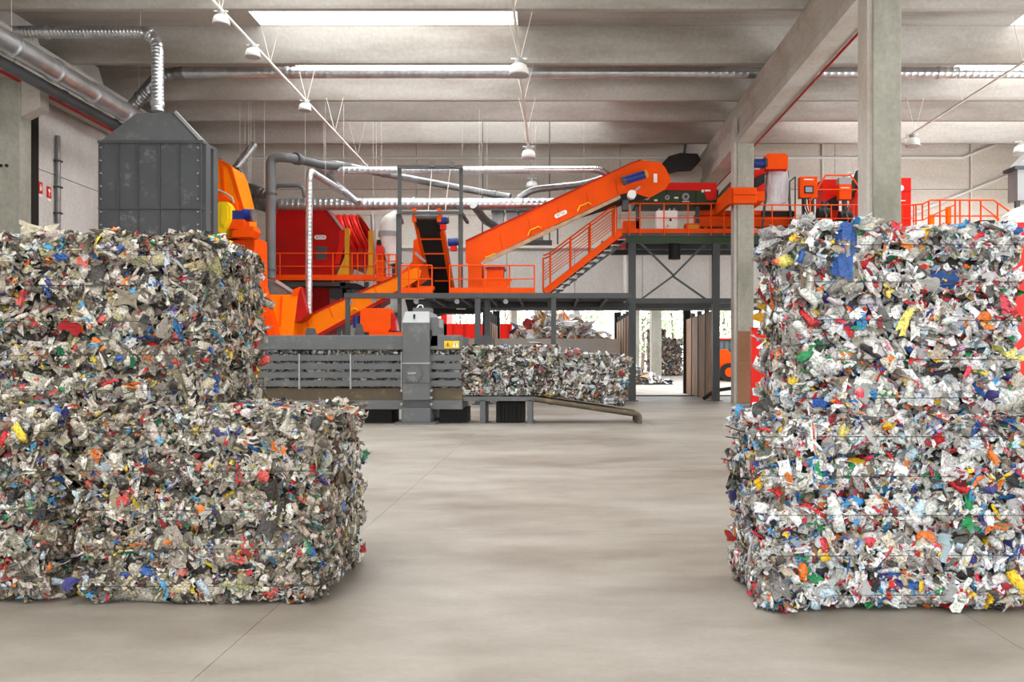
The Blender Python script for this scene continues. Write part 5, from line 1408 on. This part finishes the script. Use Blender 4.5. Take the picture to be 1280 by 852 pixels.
def heap(name, label, cx, cy, cz, rx, ry, h, pal, n, size, seed, peaks):
    r = np.random.default_rng(seed)
    t = thing(name, label, 'heap', (cx, cy, cz))
    LOC[t] = Vector((0, 0, 0))
    def H(x, y):
        z = np.zeros_like(x)
        for px_, py_, w_, hh in peaks:
            z = np.maximum(z, hh * np.clip(1 - ((x - px_) / (w_ * rx)) ** 2 - ((y - py_) / (w_ * ry)) ** 2, 0, None) ** 0.8)
        return z * h
    g = 22
    xs_ = np.linspace(-rx, rx, g); ys_ = np.linspace(-ry, ry, g)
    V = []; Fq = []
    for j in range(g):
        for i in range(g):
            z = float(H(np.array([xs_[i]]), np.array([ys_[j]]))[0])
            V.append((xs_[i], ys_[j], max(0.0, z - size * 0.4)))
    for j in range(g - 1):
        for i in range(g - 1): Fq.append((j * g + i, j * g + i + 1, (j + 1) * g + i + 1, (j + 1) * g + i))
    MB().add(V, Fq).build('heap_core', CORE, t)
    x = r.uniform(-rx, rx, n); y = r.uniform(-ry, ry, n); z = H(x, y)
    k = z > 0.05
    p = np.stack([x[k], y[k], z[k]], 1); m_ = k.sum()
    nn = np.tile([0, -0.4, 1.0], (m_, 1))
    blocks = [patch_pieces(p, nn, size * np.exp(r.normal(0, 0.5, m_)), np.full(m_, 0.7), pal, r)]
    np.maximum(blocks[0][0][..., 2], 0.01, out=blocks[0][0][..., 2])
    me = mesh_from_blocks('loose_waste', blocks); me.materials.append(HEAPM)
    o = bpy.data.objects.new('loose_waste', me); col.objects.link(o); o.parent = t; o['kind'] = 'stuff'
    return t
heap('waste_heap', 'heap of loose white and beige packaging behind the low bunker wall', 0.28, 40.3, 0.05, 2.45, 1.9, 3.75, PAL_HEAP, 4200, 0.22, 31,
     [(-0.55, 0, 0.75, 1.0), (0.9, 0.1, 0.62, 0.86), (-1.7, -0.1, 0.42, 0.74), (2.0, 0, 0.30, 0.74)])
heap('waste_heap', 'small spill of dark and white waste on the yard in the doorway', ux(806, 45.5), 45.6, 0.26, 1.3, 0.8, 1.25, PAL_HEAP[:3] + [((60, 66, 96), 10), ((50, 48, 50), 12), ((190, 150, 110), 4)], 500, 0.14, 32,
     [(-0.9, 0, 0.8, 1.0), (0.1, 0, 0.7, 0.5), (0.9, -0.2, 0.4, 0.2)])
for i, (xa, xb, zb2) in enumerate(((811, 832, 0), (811, 832, 1), (811, 832, 2), (833, 853, 0), (833, 853, 1))):
    X0, X1 = ux(xa, 55), ux(xb, 55)
    hb = 1.0 if i < 3 else 1.2
    bale(['lowest bale of the tall outdoor stack seen through the doorway', 'middle bale of the tall outdoor stack seen through the doorway', 'top bale of the tall outdoor stack seen through the doorway',
          'lower bale of the short outdoor stack by the dark post', 'upper bale of the short outdoor stack by the dark post'][i], ((X0 + X1) / 2, 55.6, 0.62 + zb2 * hb), X1 - X0, 1.1, hb, PAL_BROWN, 40 + i, dens=0.8, size=0.11, singles=0, wires=0, faces=('front', 'left', 'top'))

# red container and loader
rk = thing('red_container', 'red open-top container outside the left bay', 'container', (ux(590, 44), 45, 0.2))
MB().box((ux(553, 44), 44, 0.25), (ux(640, 44), 44.1, uz(404.5, 44))).build('front_wall', REDB, rk)
MB().box((ux(551, 44), 44, 0.25), (ux(558.5, 44), 46.4, uz(384, 44))).build('end_frame', REDB, rk)
MB().box((ux(640, 44) - 0.1, 44.1, 0.25), (ux(640, 44), 46.4, uz(404.5, 44))).build('end_wall', REDB, rk)
MB().box((ux(553, 44), 46.3, 0.25), (ux(640, 44), 46.4, uz(404.5, 44))).build('rear_wall', REDB, rk)
for x in range(565, 640, 14):
    MB().box((ux(x, 44), 43.95, 0.25), (ux(x + 2, 44), 44.0, uz(405, 44))).build('wall_rib', RED, rk)

ld = thing('wheel_loader', 'orange wheel loader with dark cab windows outside the right bay', 'loader', (ux(908, 48), 48.5, 0.37))
zg = 0.40
def lp(x, y): return (ux(x, 48), uz(y, 48))
MB().prism([lp(898, 437), lp(908, 436), (lp(914, 441)), lp(918, 452), lp(930, 452), lp(930, 462), lp(892, 462), lp(892, 446)], 48, 49.6).build('body', ORANGE, ld, bevel=0.03)
MB().prism([lp(899, 424), lp(922, 424), lp(924, 440), lp(899, 440)], 48.2, 49.4).build('cab', STEEL, ld)
for a, b_ in ((900.5, 905.5), (906.5, 912), (913, 920)):
    MB().prism([lp(a, 426), lp(b_, 426), lp(b_, 438), lp(a, 438)], 48.16, 48.2).build('cab_window', TEALG, ld)
MB().prism([lp(897, 422.5), lp(924, 422.5), lp(924, 424.5), lp(897, 424.5)], 48.1, 49.5).build('cab_roof', REDB, ld)
for x in (911, 938):
    for yy in (47.8, 49.3):
        c = Vector((ux(x, 48), yy, zg + 0.52))
        w_ = MB().cyl(c, c + Vector((0, 0.35, 0)), 0.52, 20).build('wheel', BLACK, ld)
        MB().cyl(c - Vector((0, 0.02, 0)), c + Vector((0, 0.02, 0)), 0.27, 16).build('wheel_rim', ORANGE, w_)
MB().prism([lp(893, 455), lp(899, 455), lp(899, 462), lp(893, 462)], 47.9, 48.1).build('bumper', STEEL, ld)

# trees beyond the yard
LEAF = paint('tree_leaves', (150, 176, 110), 0.6, 0.25, scale=3)
BARK = paint('tree_bark', (120, 104, 88), 0.85, 0.3, scale=6)
def tree(label, X, Y, h, w, seed):
    r = np.random.default_rng(seed)
    t = thing('tree', label, 'tree', (X, Y, 0.8))
    LOC[t] = Vector((0, 0, 0))
    MB().tube([(0, 0, 0), (0.1, 0, h * 0.35), (-0.05, 0.1, h * 0.75)], [0.22, 0.16, 0.06], 8).build('trunk', BARK, t)
    for k in range(5):
        a = r.uniform(0, 6.28)
        MB().tube([(0.05, 0, h * (0.3 + 0.08 * k)), (w * 0.35 * math.cos(a), w * 0.35 * math.sin(a), h * (0.5 + 0.09 * k))], [0.08, 0.03], 6).build('branch', BARK, t)
    n = 800
    d = r.normal(0, 1, (n, 3)); d /= np.linalg.norm(d, axis=1, keepdims=True)
    rad = r.uniform(0.35, 1, n) ** 0.5
    c = d * rad[:, None] * np.array([w / 2, w / 2, h * 0.42]) + np.array([0, 0, h * 0.58])
    blocks = [patch_pieces(c, d, np.full(n, 0.26), np.full(n, 0.9), [((196, 206, 176), 1), ((176, 190, 150), 1), ((214, 220, 200), 1)], r)]
    me = mesh_from_blocks('foliage', blocks); me.materials.append(TRASHLEAF)
    o = bpy.data.objects.new('foliage', me); col.objects.link(o); o.parent = t; o['kind'] = 'stuff'
def leafm():
    m, t_, bs = nt('leaf_cards')
    a = t_.nodes.new('ShaderNodeAttribute'); a.attribute_name = 'piece_colour'
    t_.links.new(a.outputs['Color'], bs.inputs['Base Color']); bs.inputs['Roughness'].default_value = 0.6
    return m
TRASHLEAF = leafm()
for k, (x, D, h, lb) in enumerate(((803, 80, 7.5, 'pale green tree beyond the yard at the left side of the doorway'), (840, 88, 9, 'pale green tree behind the outdoor bale stack'), (905, 84, 8, 'green tree beyond the wheel loader'),
                                   (575, 90, 8.5, 'pale tree seen above the red container'), (632, 96, 9, 'pale tree seen left above the waste heap'), (733, 92, 8.5, 'pale tree seen right above the waste heap'))):
    tree(lb, ux(x, D), D, h, 5.5, 60 + k)

# loose bits by the bales
rf = MB()
V, C, Fs_ = patch_pieces(np.array([[0, 0, 0.0]]), np.array([[0, -0.5, 1.0]]), np.array([0.12]), np.array([0.2]), PAL_BRIGHT, np.random.default_rng(8))
p = U(444, 690, 5.95)
rf.add([(v[0] + p.x, v[1] + p.y, max(v[2] + 0.05, 0.004)) for v in V[0]], Fs_).build('plastic_flap', paint('red_film', (196, 34, 30), 0.35, 0.2), bale_ll, 'red plastic flap')
for k, (x, y, D, dx) in enumerate(((917, 548, 5.2, -0.09), (913, 577, 5.3, -0.1), (918, 597, 5.25, -0.07), (915, 606, 5.1, -0.06), (914, 640, 5.2, -0.05), (915, 538, 5.0, -0.08))):
    p = U(x + 8, y, D)
    MB().tube([p + Vector((0.06, 0, -0.01)), p, p + Vector((dx, 0, 0.012 + 0.01 * (k % 3)))], 0.0035, 5).build('wire_end', WIRE, bale_lr)

def stick(parent, kind, idx, x, y, D, size, rgb, rot, flat=0.5):
    o = bpy.data.objects.new(kind, TEMPL[kind][idx]); col.objects.link(o); o.parent = parent
    o.color = lin(*rgb)
    p = U(x, y, D) - parent.location
    M = Matrix.Rotation(rot[2], 4, 'Z') @ Matrix.Rotation(rot[1], 4, 'Y') @ Matrix.Rotation(rot[0], 4, 'X')
    o.matrix_local = Matrix.Translation(p) @ M @ Matrix.Diagonal((size, size, size * flat, 1))
stick(bale_ur, 'plastic_scrap', 1, 984, 293, 4.95, 0.20, (214, 208, 200), (0.5, 0.2, 0.3))
stick(bale_ur, 'plastic_scrap', 2, 962, 312, 5.3, 0.12, (206, 202, 196), (1.0, 0.5, 0.2))
stick(bale_ur, 'plastic_scrap', 3, 951, 383, 5.35, 0.07, (236, 190, 30), (1.2, 0.4, 0.4))
stick(bale_ur, 'plastic_scrap', 4, 950, 396, 5.3, 0.07, (232, 170, 30), (1.0, -0.4, 0.2))
stick(bale_ur, 'plastic_scrap', 0, 1075, 288, 4.95, 0.11, (190, 150, 150), (0.9, 0.6, 0.2))
stick(bale_ul, 'plastic_scrap', 5, 45, 288, 5.5, 0.18, (206, 196, 170), (0.7, 0.1, 0.3))
stick(bale_ul, 'plastic_scrap', 1, 260, 300, 5.3, 0.12, (40, 130, 60), (1.1, 0.1, 0.3))
stick(bale_ul, 'crushed_bottle', 2, 222, 410, 5.2, 0.075, (50, 130, 190), (0.4, 1.2, 0.3))
stick(bale_ul, 'plastic_scrap', 6, 88, 408, 5.2, 0.10, (190, 40, 44), (1.3, 0.3, 0.1))
stick(bale_ul, 'plastic_scrap', 3, 160, 372, 5.2, 0.15, (170, 158, 138), (1.5, 0.1, 0.0))
stick(bale_ll, 'crushed_bottle', 1, 205, 655, 4.82, 0.05, (188, 36, 40), (0.3, 1.0, 0.2))
stick(bale_lr, 'bottle_cap', 0, 917, 619, 5.15, 0.07, (48, 46, 112), (1.4, 0.3, 0.2), 1.0)
stick(bale_lr, 'plastic_scrap', 2, 913, 671, 5.1, 0.07, (196, 48, 36), (1.1, 0.5, 0.4))
